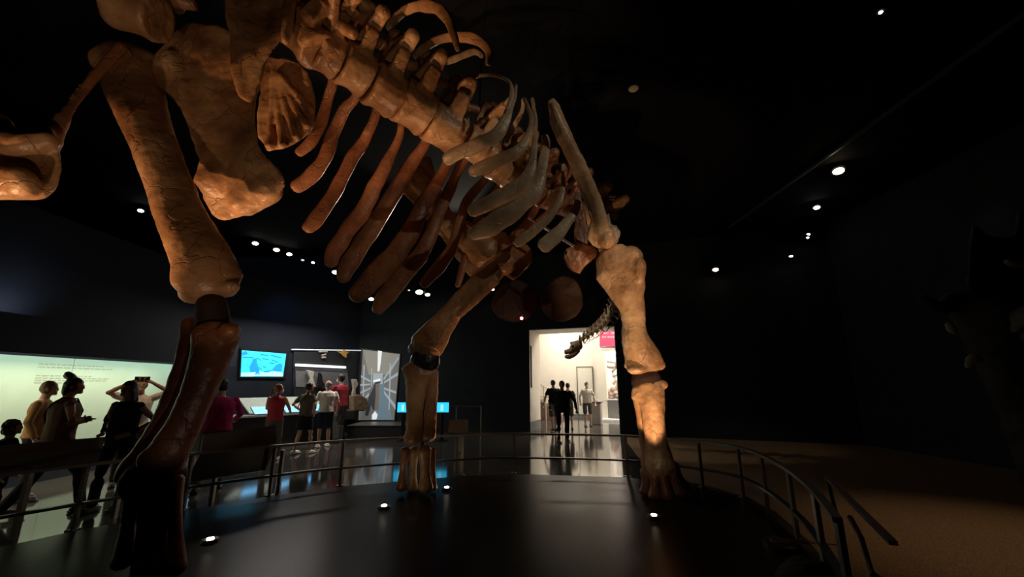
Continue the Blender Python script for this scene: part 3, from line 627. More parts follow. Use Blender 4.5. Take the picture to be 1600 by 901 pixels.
    # hair
    if hair_style != 'bald' or True:
        b = NB(); v = ball(b, (0, -.014, .018), (.086, .104, .112), 16)
        if hair_style in ('long', 'bun', 'curly'): ball(b, (0, -.06, -.04), (.078, .06, .11), 12)
        if hair_style == 'long': ball(b, (0, -.085, -.16), (.085, .05, .14), 12); ball(b, (.06, -.03, -.12), (.03, .04, .13), 8); ball(b, (-.06, -.03, -.12), (.03, .04, .13), 8)
        if hair_style == 'ponytail': ball(b, (0, -.13, -.01), (.035, .05, .04), 10); ball(b, (0, -.15, -.09), (.035, .035, .1), 10)
        if hair_style == 'bun':
            for k in range(9): ball(b, (.02+.03*math.sin(k*2.1), -.07+.03*math.cos(k*1.7), .135+.028*math.sin(k*1.3)), .042, 8)
        if hair_style == 'curly':
            for k in range(26):
                a = k*2.4; ball(b, (.085*math.sin(a), -.03+.085*math.cos(a)*.9-.02, .02+.1*math.sin(k*.7)), .036, 8)
        for x in list(b.verts): x.co = Hd(x.co)
        hb = refine(b, .011, 1, .006, 30, h)
        cut = []
        inv = HM.inverted()
        for f in hb.faces:
            c = inv @ f.calc_center_median()
            if c.y > .045 and c.z < .055 or (hair_style == 'bald' and c.z > .03) or (hair_style in ('short', 'bald') and c.z < -.07): cut.append(f)
        bmesh.ops.delete(hb, geom=cut, context='FACES'); 
        mesh('hair', hb, hair, t, True)
    if mask:
        b = NB(); v = ball(b, (0, .055, -.05), (.062, .058, .05), 12)
        for x in v: x.co = Hd(x.co)
        mesh('face_mask', b, MASK, t, True)
    if strap:
        b = NB(); pts = [U(q) for q in ((-.17, -.09, 1.10), (-.08, -.132, 1.25), (.05, -.125, 1.38), (.11, -.06, 1.475), (.10, .06, 1.46), (.02, .135, 1.3), (-.12, .13, 1.08))]
        tube(b, pts, .011*S, 6); mesh('bag_strap', b, strap, t)
    if backpack:
        b = NB(); box(b, -.13, .13, -.28, -.13, 1.05, 1.42, .03)
        for v in b.verts: v.co = U(v.co)
        mesh('backpack', b, backpack, t, True)
    return t, U
def at(px, py): g = G(px, py); return (g.x, g.y)
BLKC = cloth('black_cotton', (.012, .012, .016)); NAVY = cloth('navy_cotton', (.02, .028, .05)); GREYC = cloth('grey_cotton', (.12, .11, .10)); WHITEC = cloth('white_cotton', (.78, .72, .66)); MAR = cloth('maroon_cotton', (.30, .035, .05)); MAG = cloth('magenta_cotton', (.42, .03, .16)); REDC = cloth('red_cotton', (.50, .05, .07)); BRN = cloth('brown_knit', (.20, .11, .075)); DENIM = cloth('dark_denim', (.02, .024, .032)); OLIVE = cloth('olive_cotton', (.10, .095, .075)); YEL = cloth('yellow_cotton', (.34, .19, .08))
SHW = flat('white_shoe', (.7, .66, .6), .6); SHD = flat('dark_shoe', (.02, .018, .018), .5)
person('person in brown top with dark hair piled up, legs apart behind the left rail', at(62, 806), -35, 1.70, SKIN2, HAIRB, BRN, DENIM, SHD, 'crossed', .26, True, strap=BLKC, hair_style='bun', bulk=1.32, head_turn=-25)
person('person in yellow top mostly hidden behind the one in brown', (-6.95, 6.3), -60, 1.66, SKIN1, HAIRL, YEL, DENIM, SHD, 'stand', .05, True)
person('small child with round dark head of hair at the left edge', (-5.9, 5.08), -60, 1.19, SKIN2, HAIRD, BLKC, DENIM, SHD, 'stand', .05, True, hair_style='curly')
person('person with long dark hair and black V-neck top behind the rail', at(166, 798), 172, 1.66, SKIN3, HAIRB, BLKC, BLKC, SHD, 'hips', .08, True, hair_style='long', bulk=1.2)
pt, U4 = person('person in white shirt raising a phone to photograph the skeleton', (-6.42, 7.3), -140, 1.72, SKIN1, HAIRD, WHITEC, DENIM, SHD, 'photo', .05)
b = NB(); Mp = [U4(q) for q in ((-.09, .35, 1.675), (.09, .35, 1.675), (.09, .35, 1.76), (-.09, .35, 1.76))]; slab(b, Mp, (U4((0, .36, 1.7))-U4((0, .35, 1.7)))); ph = tag(mesh('phone', b, BLK), 'dark phone held up in both hands in front of the pale wall', 'phone')
person('person in magenta shirt bending beside the long counter, back turned', at(322, 766), 30, 1.70, SKIN2, HAIRB, MAG, GREYC, SHD, 'reach', .12, True, lean=6, bulk=1.3)
person('person in red tank top and mask with hair tied up, at the tablets', at(421, 719), 5, 1.62, SKIN1, HAIRL, REDC, GREYC, SHW, 'reach', .1, None, hair_style='ponytail', mask=True, head_turn=-75)
person('person in grey top and black skirt with a bag strap, back turned', at(471, 709), -20, 1.66, SKIN1, HAIRD, OLIVE, BLKC, SHW, 'hips', .12, False, skirt=True, strap=BLKC, head_turn=-25)
person('balding person in white t-shirt and navy shorts by the fossil case', at(504, 698), 35, 1.72, SKIN1, HAIRG, WHITEC, NAVY, SHW, 'stand', .06, False, shorts=True, hair_style='bald', bulk=1.2, head_turn=40)
person('tall person in maroon t-shirt and white mask, looking left', (-4.95, 12.3), 60, 1.92, SKIN2, HAIRB, MAR, GREYC, SHD, 'reach', .06, False, mask=True, head_turn=15, lean=5, bulk=1.15)
person('person all in black walking through the bright doorway', at(880, 690), 185, 1.72, SKIN3, HAIRB, BLKC, BLKC, SHD, 'walk', .1, True, bulk=1.4)
person('person in black t-shirt and shorts, half hidden left in the doorway', at(866, 673), 15, 1.78, SKIN2, HAIRD, BLKC, GREYC, SHD, 'walk', .18, False, shorts=True)
person('person in patterned shirt and shorts, half hidden right in the doorway', at(889, 671), -10, 1.68, SKIN1, HAIRD, GREYC, OLIVE, SHD, 'walk', .12, False, shorts=True, backpack=OLIVE)
person('person in pale t-shirt and dark shorts facing us in the bright hall', at(919, 666), 180, 1.72, SKIN1, HAIRD, WHITEC, GREYC, SHD, 'walk', .08, False, shorts=True, mask=True)
# ------------------------------------------------------------------ EXHIBITS ALONG THE ANGLED WALL
EP = PB0+BN*.0; 
def onwall(px, py, off=.02): return PL(px, py, PB0+BN*off, BN)
def quad(pts, th, nrm, name, mat, parent=None):
    b = NB(); slab(b, pts, nrm*th); return mesh(name, b, mat, parent)
def wpoly(pxs, off, th, name, mat, parent): return quad([onwall(x, y, off) for x, y in pxs], th, BN, name, mat, parent)
t = thing('wall_screen', 'bright cyan video screen on the dark wall above the counter', 'screen', onwall(411, 568))
wpoly([(375, 543), (450, 549), (445, 591), (372, 590)], .0, .05, 'screen_frame', BLK, t)
CY = glow('cyan_screen', (.03, .62, 1), 1.25)
sc_ = wpoly([(378, 547), (447, 552.5), (442, 588), (376, 588)], .052, .006, 'screen_picture', CY, t)
CB = glow('screen_blue', (.01, .28, .62), 1.0); CP = glow('screen_pale', (.35, .75, 1), 1.1); CK = glow('screen_dark_line', (.005, .16, .40), .8)
def spic(pts, m_, k=0): wpoly(pts, .060+k*.002, .002, 'picture_shape', m_, t)
spic([(391, 584), (390, 573), (393, 566), (397, 562), (400, 563), (402, 568), (405, 576), (406, 585)], CB); spic([(395, 565), (394, 561), (399, 559), (402, 561), (401, 565)], CB, 1)
spic([(423, 580), (431, 570), (437, 567), (441, 569), (440, 580)], CB); spic([(378, 551), (384, 547.5), (388, 553), (379, 555)], CB, 1)
spic([(396, 587), (405, 580), (418, 582), (426, 579), (442, 582), (442, 588)], CP); spic([(377, 582), (400, 581), (396, 588), (376, 588)], CP, 1)
for x0, y0, x1, y1 in ((379, 557, 396, 558), (401, 558, 408, 562), (410, 559, 420, 561), (407, 553, 420, 554), (423, 554, 440, 558), (424, 561, 434, 565), (421, 566, 429, 567), (411, 571, 416, 574), (386, 566, 389, 573), (404, 566, 406, 570), (405, 573, 409, 577), (412, 580, 424, 578)):
    spic([(x0, y0), (x1, y1), (x1, y1+1.3), (x0, y0+1.3)], CK, 3)
# blue screen partly hidden behind the tibia
t = thing('wall_screen', 'pale blue lit wall panel half hidden by the hind shin bones', 'screen', (-7.95, 10.6, 1.7))
b = NB(); box(b, -7.995, -7.97, 10.25, 11.25, .95, 2.06); mesh('screen_frame', b, BLK, t); b = NB(); box(b, -7.97, -7.96, 10.3, 11.2, 1.0, 2.02); mesh('screen_picture', b, glow('pale_blue_panel', (.18, .5, .72), .75), t)
# specimen cabinet (dark recess) with lit shelf
t = thing('specimen_cabinet', 'dark wall cabinet with a lit shelf of fossils above the people', 'display cabinet', onwall(510, 620))
wpoly([(458, 545), (563, 546), (560, 655), (455, 655)], 0, .04, 'back_panel', flat('cabinet_black', (.02, .022, .026), .5), t)
wpoly([(461, 574), (542, 577), (545, 606), (462, 604)], .042, .02, 'grey_backdrop', flat('grey_backdrop', (.17, .17, .18), .6), t)
wpoly([(461, 568), (538, 572), (538, 575.5), (461, 572)], .06, .10, 'shelf_light', glow('shelf_light', (.9, .93, 1), .9), t)
wpoly([(455, 545), (563, 546.5), (563, 548), (455, 546.5)], .06, .05, 'top_light_line', glow('thin_light', (.9, .93, 1), .45), t)
wpoly([(458, 606), (560, 610), (560, 655), (456, 655)], .042, .06, 'lower_front', flat('cabinet_black', (.02, .022, .026), .5), t)
FB = flat('pale_fossil', (.55, .50, .42), .6); FO = flat('amber_fossil', (.72, .42, .12), .5); FBR = flat('brown_fossil', (.30, .20, .11), .6)
def item(name, label, pxs, off, th, m_, grp=None):
    b = NB(); slab(b, [onwall(x, y, off) for x, y in pxs], BN*th); r = refine(b, .016, 2, .008, 9, pxs[0][0]); return tag(mesh(name, r, m_, None, True), label, 'fossil', grp)
item('fossil', 'star-shaped amber fossil hanging in the dark wall cabinet', [(524, 548), (533, 549), (537, 546), (540, 549), (546, 549), (541, 553), (540, 559), (535, 556), (533, 553)], .14, .06, FO)
item('fossil', 'long pale fossil, topmost of the three stacked in the cabinet', [(497, 548), (511, 548), (511, 550.5), (498, 550.5)], .08, .05, FB)
item('fossil', 'slanted pale fossil, middle of the three stacked in the cabinet', [(501, 554), (508, 552), (509, 554), (502, 556)], .08, .05, FB)
item('fossil', 'small pale fossil, lowest of the three stacked in the cabinet', [(501, 557), (509, 556.5), (508, 559.5), (502, 559.5)], .08, .05, FB)
item('fossil', 'pale vase-shaped fossil in front of the grey backdrop', [(477, 578), (489, 580), (487, 590), (491, 604), (480, 604), (482, 592)], .12, .10, FB)
item('fossil', 'dark horn-shaped fossil standing on the grey backdrop shelf', [(497, 581), (501, 585), (502, 596), (508, 604), (493, 604), (496, 594)], .12, .10, BLK)
item('fossil', 'pale upright leg bone at the right end of the fossil cabinet', [(548, 592), (555, 592), (557, 600), (553, 608), (554, 618), (548, 618), (550, 606)], .3, .10, FB)
item('fossil', 'big brown skull cast at the right end of the fossil cabinet', [(545, 618), (556, 616), (566, 622), (569, 634), (562, 642), (555, 640), (545, 642)], .46, .25, FBR)
# long counter in front of the wall
CT = thing('exhibit_counter', 'long dark exhibit counter with a sloped pale graphic top', 'counter', PB0+BN*1.4)
def cpt(s, n, z): return PB0+BD*s+BN*n+Vector((0, 0, z))
b = NB(); slab(b, [cpt(-.9, .75, 0), cpt(3.2, .75, 0), cpt(3.2, 1.35, 0), cpt(-.9, 1.35, 0)], (0, 0, .78)); mesh('counter_base', b, flat('counter_black', (.018, .018, .02), .45), CT)
b = NB(); slab(b, [cpt(-.9, 1.6, .80), cpt(3.2, 1.6, .80), cpt(3.2, 1.6, .84), cpt(-.9, 1.6, .84)], -BN*.9); mesh('counter_top', b, flat('counter_grey', (.28, .27, .25), .4), CT)
b = NB(); slab(b, [cpt(.4, 1.25, .85), cpt(3.0, 1.25, .85), cpt(3.0, .55, 1.22), cpt(.4, .55, 1.22)], Vector((0, 0, .03))); mesh('sloped_graphic', b, flat('sage_graphic', (.42, .46, .38), .6), CT)
for i, (s, wd) in enumerate(((.35, .42), (1.15, .40), (2.0, .3))):
    tt = thing('tablet', ['blue tablet screen on the counter nearest the magenta shirt', 'blue tablet screen on the counter left of the red tank top', 'blue tablet screen on the counter right of the red tank top'][i], 'tablet', cpt(s, 1.45, .845), 0, None)
    b = NB(); slab(b, [cpt(s, 1.58, .85), cpt(s+wd, 1.58, .85), cpt(s+wd, 1.32, 1.02), cpt(s, 1.32, 1.02)], Vector((0, 0, .02))); mesh('casing', b, BLK, tt)
    b = NB(); slab(b, [cpt(s+.02, 1.57, .872), cpt(s+wd-.02, 1.57, .872), cpt(s+wd-.02, 1.33, 1.035), cpt(s+.02, 1.33, 1.035)], Vector((0, 0, .006))); mesh('glass', b, glow('tablet_glow', (.12, .5, .95), 1.6), tt)
area(cpt(1.6, 1.2, 3.6), cpt(1.6, 1.5, .8), 80, (1, .93, .85), 2.4, .3)
spot(cpt(3.2, 2.9, 4.4), Vector((-4.9, 10.6, .9)), 420, (1, .84, .72), 62, .8)  # soft warm spot added above the visitors to brighten them

# storeroom mural and its plinth on the back wall
def onback(px, py, off=.02): return PL(px, py, Vector((0, WY-off, 0)), Vector((0, 1, 0)))
t = thing('wall_mural', 'tall backlit picture of a grey storeroom aisle with shelving', 'picture', onback(592, 655))
def bpoly(pxs, off, name, m_, parent=None, th=.004): return quad([onback(x, y, off) for x, y in pxs], th, Vector((0, -1, 0)), name, m_, parent if parent else t)
bpoly([(565, 544), (627, 552), (618, 657), (557, 657)], 0, 'backing', BLK, t, .04)
E_ = lambda n, c, s: glow(n, c, s)
bpoly([(567, 546), (625, 553), (616, 656), (560, 656)], .045, 'printed_picture', E_('mural_grey', (.20, .20, .19), .42))
MW = E_('mural_white', (.75, .78, .8), .8); ML = E_('mural_pale', (.36, .42, .47), .6); MD = E_('mural_dark', (.05, .06, .07), .3); MB = E_('mural_bluegrey', (.16, .24, .30), .5); MBR = E_('mural_brown', (.22, .17, .13), .4)
bpoly([(567, 546), (625, 553), (610, 585), (576, 585)], .05, 'mural_ceiling', E_('mural_ceiling', (.30, .29, .25), .5))
bpoly([(590.5, 547.5), (597, 548.5), (593, 580), (590, 580)], .056, 'mural_ceiling_light', MW)
bpoly([(583, 583), (598, 583), (598, 600), (583, 600)], .056, 'mural_aisle_end', ML)
bpoly([(588, 600), (600, 600), (613, 655), (584, 655)], .056, 'mural_aisle_floor', MB)
for q in ([(599, 591), (623, 556), (623.5, 560), (600, 594)], [(600, 596), (622, 581), (622, 586), (600, 599)], [(600, 605), (619, 611), (619, 615), (600, 608)], [(600, 610), (618, 632), (618, 640), (600, 614)], [(609, 568), (611, 567), (609, 640), (607, 640)], [(568, 570), (570, 570), (568, 630), (566, 630)], [(564, 586), (579, 594), (579, 597), (564, 589)], [(563, 600), (579, 599), (579, 601), (563, 603)], [(563, 612), (579, 605), (579, 607), (563, 615)], [(565, 626), (576, 614), (577, 617), (567, 629)], [(580, 575), (581.5, 575), (581.5, 604), (580, 604)]):
    bpoly(q, .062, 'mural_shelf_line', ML)
bpoly([(586, 596), (592, 593), (595, 597), (590, 603), (590, 625), (588, 640), (583, 640), (580, 632), (575, 650), (570, 648), (576, 620), (583, 606)], .066, 'mural_figure', MD)
bpoly([(587, 600), (593, 598), (592, 612), (591, 640), (585, 640), (587, 618)], .07, 'mural_bone', MBR); bpoly([(583, 594), (594, 591.5), (594, 595), (584, 597)], .074, 'mural_white_shape', MW); bpoly([(581, 648), (586, 642), (590, 648), (588, 655), (581, 655)], .074, 'mural_white_shape', MW)
t = thing('display_plinth', 'low black plinth below the storeroom picture', 'plinth', (-4.7, 14.2, 0))
b = NB(); box(b, -5.2, -2.9, 13.6, 15.05, 0, .32, .02); mesh('plinth_body', b, flat('counter_black', (.018, .018, .02)), t)
b = NB(); box(b, -5.22, -2.88, 13.58, 15.05, .32, .35, .005); mesh('plinth_top', b, flat('plinth_edge', (.10, .09, .08), .4), t)
area((-4.2, 12.6, 4.6), (-4.6, 12.0, 0), 14, (1, .9, .8), 1, 1)
# two touchscreen kiosks seen beside the left fore limb
for i, (px, lab) in enumerate(((631, 'kiosk with a cyan screen just left of the left fore shin bone'), (692, 'kiosk with a cyan screen just right of the left fore shin bone'))):
    c = W(px, 636, 12.6); t = thing('touchscreen_kiosk', lab, 'kiosk', (c.x, c.y, 0))
    b = NB(); box(b, c.x-.05, c.x+.05, c.y, c.y+.08, 0, .85, .01); box(b, c.x-.16, c.x+.16, c.y-.1, c.y+.2, 0, .02); mesh('stand', b, BLK, t)
    b = NB(); box(b, c.x-.20, c.x+.20, c.y-.03, c.y, c.z-.16, c.z+.16, .008); mesh('casing', b, BLK, t)
    b = NB(); box(b, c.x-.18, c.x+.18, c.y-.036, c.y-.031, c.z-.14, c.z+.14); mesh('glass', b, glow('kiosk_glow', (.03, .55, .9), 1.3), t)
    b = NB(); box(b, c.x-.06, c.x+.02, c.y-.04, c.y-.037, c.z-.1, c.z+.08); mesh('picture_shape', b, CP, t)
t = thing('barrier_rail', 'thin dark barrier rail against the wall left of the doorway', 'railing', (-1.6, 13, 0))
for x in (-2.6, -1.7, -.95): b = NB(); tube(b, [(x, 13, 0), (x, 13, .95)], .02, 8); mesh('post', b, RAILM, t)
b = NB(); bar(b, (-2.6, 13, .96), (-.95, 13, .96), .04, .03); mesh('top_bar', b, RAILM, t)
# small red lamp over the doorway
c = W(815, 497, 6.95); t = thing('red_signal_lamp', 'small glowing red lamp hanging in front of the left dark chest plate', 'lamp', c)
b = NB(); tube(b, [c+Vector((0, 0, .02)), c+Vector((0, 0, .06))], [.028, .018], 12); mesh('housing', b, BLK, t)
b = NB(); tube(b, [c+Vector((0, 0, .06)), Vector((c.x, c.y, 6.4))], .004, 6); mesh('cable', b, BLK, t)
b = NB(); ball(b, c, (.026, .026, .03), 12); mesh('lens', b, glow('red_lens', (1, .06, .08), 25), t)
bpy.data.lights.new('red_glow', 'POINT'); l = bpy.data.lights['red_glow']; l.energy = .5; l.color = (1, .05, .08); l.shadow_soft_size = .03; o = bpy.data.objects.new('red_glow', l); o.location = c+Vector((0, -.06, -.02)); COL.objects.link(o)

# ------------------------------------------------------------------ THE BRIGHT HALL
_before = set(COL.objects)
def hallw(px, py, y=21.95): return HI_ @ PL(px, py, HM_ @ Vector((0, y, 0)), HM_.to_3x3() @ Vector((0, 1, 0)))
tag(mesh('door_1', box(NB(), hallw(903, 600).x, hallw(926, 600).x, 21.93, 21.99, .16, hallw(903, 575).z), flat('white_door', (.66, .64, .56), .5)), kind='structure')
DF = flat('dark_door_line', (.12, .11, .10), .5)
a, c_, z = hallw(901.5, 600).x, hallw(927.5, 600).x, hallw(903, 574).z
b = NB(); box(b, a, a+.04, 21.92, 21.96, .1, z); box(b, c_-.04, c_, 21.92, 21.96, .1, z); box(b, a, c_, 21.92, 21.96, z, z+.05); tag(mesh('trim_4', b, DF), kind='structure')
b = NB(); box(b, hallw(929.5, 0).x, hallw(932, 0).x, 21.9, 21.96, .16, 2.9); tag(mesh('trim_5', b, GREYB), kind='structure')
# staircase with railing
ST = thing('staircase', 'staircase with wooden steps going up at the left of the hall', 'staircase', (-.5, 20.6, 0))
for k in range(9):
    x1 = .40-.28*k; b = NB(); box(b, x1-.30, x1, 20.0, 21.4, .02+.17*k, .02+.17*(k+1), .005); mesh('step', b, flat('stair_wood', (.16, .09, .06), .5), ST)
b = NB(); slab(b, [(.5, 19.95, 0), (.5, 19.95, .30), (-2.05, 19.95, 1.85), (-2.35, 19.95, 1.85), (-2.35, 19.95, 0)], (0, .04, 0)); mesh('stringer', b, flat('stair_side', (.20, .12, .09), .5), ST)
for x in (.35, -.25, -.85, -1.45): b = NB(); tube(b, [(x, 19.93, max(0, (.5-x)*.6+.1)), (x, 19.93, (.5-x)*.6+1.1)], .025, 8); mesh('baluster', b, flat('rail_tan', (.5, .42, .32), .4), ST)
b = NB(); bar(b, (.45, 19.93, 1.12), (-1.95, 19.93, 2.56), .06, .05); mesh('handrail', b, flat('rail_white', (.6, .56, .5), .4), ST)
b = NB(); bar(b, (-1.15, 19.6, 1.05), (.75, 19.6, 1.05), .05, .05); mesh('landing_rail', b, flat('rail_tan', (.5, .42, .32)), ST)
for x in (-.95, -.05, .7): b = NB(); tube(b, [(x, 19.6, 0), (x, 19.6, 1.05)], .025, 8); mesh('baluster', b, flat('rail_tan', (.5, .42, .32)), ST)
# litter bin
c = HI_ @ G(933, 663); t = thing('litter_bin', 'grey cylindrical litter bin with dark top by the hall wall', 'bin', c)
b = NB(); box(b, c.x-.2, c.x+.2, c.y-.2, c.y+.2, 0, .86, .04); mesh('bin_body', b, flat('bin_grey', (.42, .40, .37), .4), t)
b = NB(); box(b, c.x-.24, c.x+.24, c.y-.24, c.y+.24, .861, .92, .015); mesh('bin_lid', b, flat('bin_top', (.12, .10, .09), .4), t)
b = NB(); box(b, c.x-.09, c.x+.09, c.y-.09, c.y+.09, .92, .98, .01); mesh('ash_tray', b, flat('bin_tray', (.6, .6, .58), .4), t)
# display window with banner
DY = 20.6
def dw(px, py, y=DY): return hallw(px, py, y)
xs_ = dw(943, 600).x; b = NB(); box(b, xs_-.28, xs_, DY, 22, 0, 5.2); struct('wall_hall_side', b, CREAM)
DC = thing('display_case', 'tall lit display window with grey base in the bright hall', 'display case', dw(960, 655))
x0, x1 = dw(943, 600).x, 6.2
b = NB(); box(b, x0+.12, x1, DY, DY+1.1, .1, dw(960, 625).z, .01); mesh('base', b, flat('case_grey', (.16, .155, .145), .5), DC)
b = NB(); box(b, x0, x0+.14, DY, DY+1.2, .0, dw(960, 548).z); mesh('side_frame', b, CREAM, DC)
b = NB(); box(b, x0, x1, DY-.02, DY+.06, dw(960, 625).z, dw(960, 623).z); mesh('sill', b, flat('white_sill', (.8, .78, .74), .4), DC)
b = NB(); box(b, x0, x1, DY+1.15, DY+1.2, dw(960, 625).z, dw(960, 548).z); mesh('back_panel', b, flat('case_white', (.85, .84, .80), .5), DC)
b = NB(); box(b, x0, x1, DY-.0, DY+1.2, dw(960, 548).z, dw(960, 541).z); mesh('header', b, flat('case_header', (.55, .50, .46), .5), DC)
b = NB(); box(b, x0+.3, x1-.3, DY+.15, DY+1.0, dw(960, 549.2).z, dw(960, 548.3).z); mesh('light_strip', b, glow('case_light', (1, .95, .88), 16), DC)
b = NB(); box(b, x0-.1, x1, DY-.5, DY, 0, .1, .01); mesh('kick_step', b, flat('white_sill', (.8, .78, .74)), DC)
BNR = thing('red_banner', 'crimson banner with two lines of white lettering above the display window', 'banner', dw(956, 540))
b = NB(); slab(b, [dw(937, 541, DY-.06), dw(985, 541, DY-.06), dw(985, 514, DY-.06), dw(937, 514, DY-.06)], (0, .04, 0)); mesh('cloth', b, flat('crimson_banner', (.50, .045, .12), .6, var=.04), BNR)
b = NB(); slab(b, [dw(937, 514, DY-.04), dw(985, 514, DY-.04), dw(985, 490, DY-.04), dw(937, 490, DY-.04)], (0, .04, 0)); tag(mesh('trim_6', b, CREAM), kind='structure')
LT = flat('white_lettering', (.8, .62, .62), .6)
for (y0, h_, xs) in ((519.2, 1.9, ((942, 948), (949.3, 950.6), (955, 961), (962, 968))), (525.2, 2.2, ((941, 943.5), (944.5, 947), (949.5, 953), (953.8, 957), (957.8, 961.5), (963.5, 966.5), (967.3, 970)))):
    for xa, xb in xs:
        b = NB(); 
        w_ = xb-xa; n_ = max(1, int(w_/1.2))
        for k in range(n_):
            xx = xa+w_*k/n_; slab(b, [dw(xx, y0+h_, DY-.07), dw(xx+.55, y0+h_, DY-.07), dw(xx+.55, y0, DY-.07), dw(xx, y0, DY-.07)], (0, .008, 0))
        slab(b, [dw(xa, y0+h_*(.3+.4*((xa*7) % 1)), DY-.07), dw(xb, y0+h_*.6, DY-.07), dw(xb, y0+h_*.35, DY-.07), dw(xa, y0+h_*.1, DY-.07)], (0, .008, 0))
        mesh('lettering', b, LT, BNR)
# small tusked skeleton in the display window
KS = thing('mounted_skeleton', 'small brown mounted skeleton with long curved tusks inside the display window', 'skeleton', dw(962, 624, DY+.5))
def dl(px, py): return dw(px, py, DY+.5)
FBR2 = flat('tan_bone', (.34, .24, .17), .5)
for s in (0, .18):
    b = NB(); tube(b, [dl(966, 571)+Vector((0, s, 0)), dl(960, 573.5)+Vector((0, s, 0)), dl(952, 573.5)+Vector((0, s, 0)), dl(945, 571)+Vector((0, s, 0)), dl(943.5, 567)+Vector((0, s, 0)), dl(948, 564.5)+Vector((0, s, 0)), dl(957, 565.5)+Vector((0, s, 0)), dl(963, 568)+Vector((0, s, 0))], [.07, .07, .06, .055, .05, .045, .04, .03], 8); mesh('tusk', b, FBR2, KS, True)
b = NB(); ball(b, dl(965, 567), (.16, .2, .24)); ball(b, dl(969, 556), (.22, .2, .34)); ball(b, dl(966, 576), (.09, .12, .3)); mesh('skull', refine(b, .03, 2, .02, 6, 2), flat('grey_tan_bone', (.40, .33, .28), .5), KS, True)
for p_ in ([(966, 585), (957, 587), (957, 580), (962, 574)], [(968, 590), (967, 606), (970, 623)], [(958, 600), (962, 594), (960, 588)], [(961, 622), (963, 605), (968, 592)], [(973, 560), (973, 590), (974, 623)]):
    b = NB(); tube(b, [dl(*q) for q in p_], [.07]*len(p_), 8); mesh('limb_bone', refine(b, .025, 1, .01, 8, 1), flat('pale_tan_bone', (.52, .42, .32), .5), KS, True)
b = NB()
for q in ((950, 612), (955, 616), (949, 620), (958, 608), (962, 614), (955, 621), (966, 619)): ball(b, dl(*q), (.16, .18, .12), 8)
mesh('rock_base', refine(b, .03, 2, .02, 7, 4), flat('rock_pink', (.45, .33, .28), .7), KS, True)
# notice on the wall at the doorway edge
b = NB(); c = hallw(835, 589); 
t = tag(mesh('door_2', box(NB(), DX0+.021, DX0+.06, WY+.12, WY+.19, 1.5, 3.0), flat('grey_frame', (.3, .28, .26), .5)), kind='structure')

for o in [o for o in COL.objects if o not in _before and o.parent is None]: o.matrix_world = HM_ @ o.matrix_basis
# ------------------------------------------------------------------ CEILING LAMPS
lamps = [(1310, 267, 8, 'warm', 'large glowing ceiling spotlight high in the dark right side'), (1276, 324, 4.5, 'white', 'ceiling spotlight just below the large glowing one'), (1263, 366, 2.5, 'white', 'tiny ceiling light, upper of the close pair at right'), (1262, 371, 2, 'white', 'tiny ceiling light, lower of the close pair at right'), (1236, 400, 2.5, 'white', 'tiny ceiling light between the close pair and the lone low one'), (1118, 421, 4.5, 'warm', 'ceiling spotlight low on the right of the skeleton shoulder'),
 (220, 329, 4, 'white', 'ceiling light left of the hind thigh bone'), (247, 339, 3, 'white', 'smaller ceiling light touching the hind thigh bone'), (399, 380, 4.5, 'green', 'greenish ceiling spotlight, leftmost of the descending row'), (432, 390, 4.5, 'cream', 'cream ceiling spotlight, second of the descending row'), (452, 397, 4, 'white', 'ceiling spotlight, third of the descending row'), (473, 406, 2.5, 'dim', 'faint ceiling light, fourth of the descending row'), (489, 410, 2.5, 'white', 'small ceiling light, last of the descending row'), (524, 425, 5, 'white', 'ceiling light at the tip of the fourth hanging rib'), (580, 467, 4, 'white', 'ceiling light between the tips of the two lowest ribs'), (639, 453, 1.8, 'dim', 'tiny ceiling light left of the starry bright one'), (655, 456, 6, 'cream', 'brightest cream spotlight above the left fore limb'), (668, 460, 4, 'cream', 'spotlight immediately right of the brightest cream one'), (758, 459, 3, 'cream', 'ceiling spotlight right of the left upper arm bone'), (770, 452, 2.5, 'white', 'small light beside the left dark chest plate'),
 (1376, 19, 3, 'white', 'small light near the top of the ceiling track')]
TC = {'warm': (1, .75, .5), 'white': (1, .95, .9), 'green': (.75, 1, .8), 'cream': (1, .93, .7), 'dim': (.6, .55, .5)}
for px, py, rpx, kind, lab in lamps:
    r = ray(px, py); s = (6.25-EYE)/r.z; p = Vector((0, 0, EYE))+r*s
    if p.y > 14.2: p = W(px, py, 14.2)
    q_ = PL(px, py, HM_ @ Vector((0, WY-.5, 0)), HM_.to_3x3() @ Vector((0, 1, 0)))
    if px > 900 and q_.y < p.y: p = q_
    if p.x > 9.2: p = PL(px, py, Vector((9.1, 0, 0)), Vector((1, 0, 0)))
    k = PXM(p)*rpx; t = thing('ceiling_spotlight', lab, 'ceiling light', (p.x, p.y, 6.4))
    d = Vector((-.25 if p.x > 0 else .25, -.45, -1)).normalized()
    b = NB(); tube(b, [p-d*.22, p-d*.02, p], [k*.8+.02, k*1.1+.02, k*1.1+.02], 16); mesh('housing', b, CEILM, t)
    b = NB(); ball(b, p+d*.005, (k*.95, k*.95, k*.55), 12); mesh('lens', b, glow('lens_'+kind, TC[kind], 14 if kind != 'dim' else 1.5), t)
    b = NB(); tube(b, [p-d*.15, Vector((p.x, p.y, 6.4))], .012, 6); mesh('stem', b, CEILM, t)
b = NB(); box(b, 6.75, 6.80, 2, 12, 6.34, 6.4); tag(mesh('track_rail', b, flat('track_grey', (.10, .10, .12), .4)), 'thin lighting track running along the dark ceiling at right', 'lighting track')
c = W(990, 140, 6.0); s = (6.38-EYE)/ray(990, 140).z; c = Vector((0, 0, EYE))+ray(990, 140)*s
t = thing('smoke_detector', 'small round beige disc on the black ceiling above the shoulder', 'smoke detector', c)
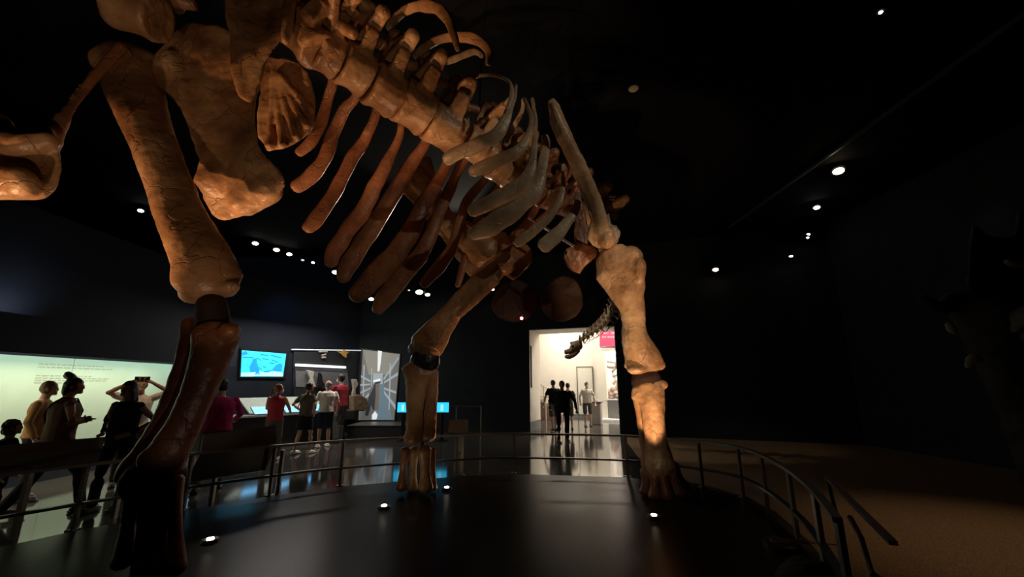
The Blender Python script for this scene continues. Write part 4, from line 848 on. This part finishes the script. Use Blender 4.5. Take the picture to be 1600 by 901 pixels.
b = NB(); tube(b, [c, c+Vector((0, 0, .02))], [.07, .085], 18); mesh('disc', b, flat('beige_plastic', (.6, .5, .3), .5), t)
b = NB(); tube(b, [c-Vector((0, 0, .012)), c], [.03, .04], 14); mesh('sensor', b, flat('beige_plastic', (.6, .5, .3)), t)
spot(c+Vector((-.5, -1.2, -1.8)), c, 6, (1, .85, .6), 30)
# ------------------------------------------------------------------ dark skeleton cast at the far right
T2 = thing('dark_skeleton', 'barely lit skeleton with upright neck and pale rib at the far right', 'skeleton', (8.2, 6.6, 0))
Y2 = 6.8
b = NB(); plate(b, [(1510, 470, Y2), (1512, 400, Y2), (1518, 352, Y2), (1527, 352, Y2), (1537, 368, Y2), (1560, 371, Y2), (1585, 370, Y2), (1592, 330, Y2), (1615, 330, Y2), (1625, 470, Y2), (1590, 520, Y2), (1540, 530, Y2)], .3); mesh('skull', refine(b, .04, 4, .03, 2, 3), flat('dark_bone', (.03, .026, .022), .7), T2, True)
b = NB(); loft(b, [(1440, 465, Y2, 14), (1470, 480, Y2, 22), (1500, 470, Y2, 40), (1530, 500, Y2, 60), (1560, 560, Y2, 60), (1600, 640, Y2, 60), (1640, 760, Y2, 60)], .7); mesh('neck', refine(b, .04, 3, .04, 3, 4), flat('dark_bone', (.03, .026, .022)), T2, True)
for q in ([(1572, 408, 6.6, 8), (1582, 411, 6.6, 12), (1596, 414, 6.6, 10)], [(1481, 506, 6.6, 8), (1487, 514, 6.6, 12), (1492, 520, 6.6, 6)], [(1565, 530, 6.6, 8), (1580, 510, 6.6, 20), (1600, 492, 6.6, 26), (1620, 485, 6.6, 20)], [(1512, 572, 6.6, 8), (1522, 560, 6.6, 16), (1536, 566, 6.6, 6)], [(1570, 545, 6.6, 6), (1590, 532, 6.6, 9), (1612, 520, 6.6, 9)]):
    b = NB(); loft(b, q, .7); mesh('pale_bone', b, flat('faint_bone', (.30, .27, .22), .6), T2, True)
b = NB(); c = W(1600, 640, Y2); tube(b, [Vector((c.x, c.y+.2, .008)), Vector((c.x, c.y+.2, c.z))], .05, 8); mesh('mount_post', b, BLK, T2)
spot((8.9, 7.3, 6.0), (9.6, 7.9, 3.9), 5, (.75, .9, .8), 44, 1)
spot((6.6, 4.6, 3.6), W(1590, 510, 6.6), 3, (1, .95, .8), 30, 1)
# warm pool on the carpet at the right
spot((6.2, 3.2, 6.1), (5.2, 4.3, 0), 330, (1, .72, .46), 46, 1)
# ------------------------------------------------------------------ repeats share a group
GR = {'floor_uplight': 'floor lights set into the skeleton dais', 'ceiling_spotlight': 'small spotlights on the dark ceiling', 'ceiling_light': 'square light panels of the bright hall', 'reader_panel': 'information panels on the dais rail', 'tablet': 'tablet screens on the long counter', 'touchscreen_kiosk': 'cyan kiosks beside the left fore limb', 'fossil': 'fossils in the dark wall cabinet', 'person': 'museum visitors'}
for o in COL.objects:
    if o.parent is None and o.name.split('.')[0] in GR and o.get('label'): o['group'] = GR[o.name.split('.')[0]]
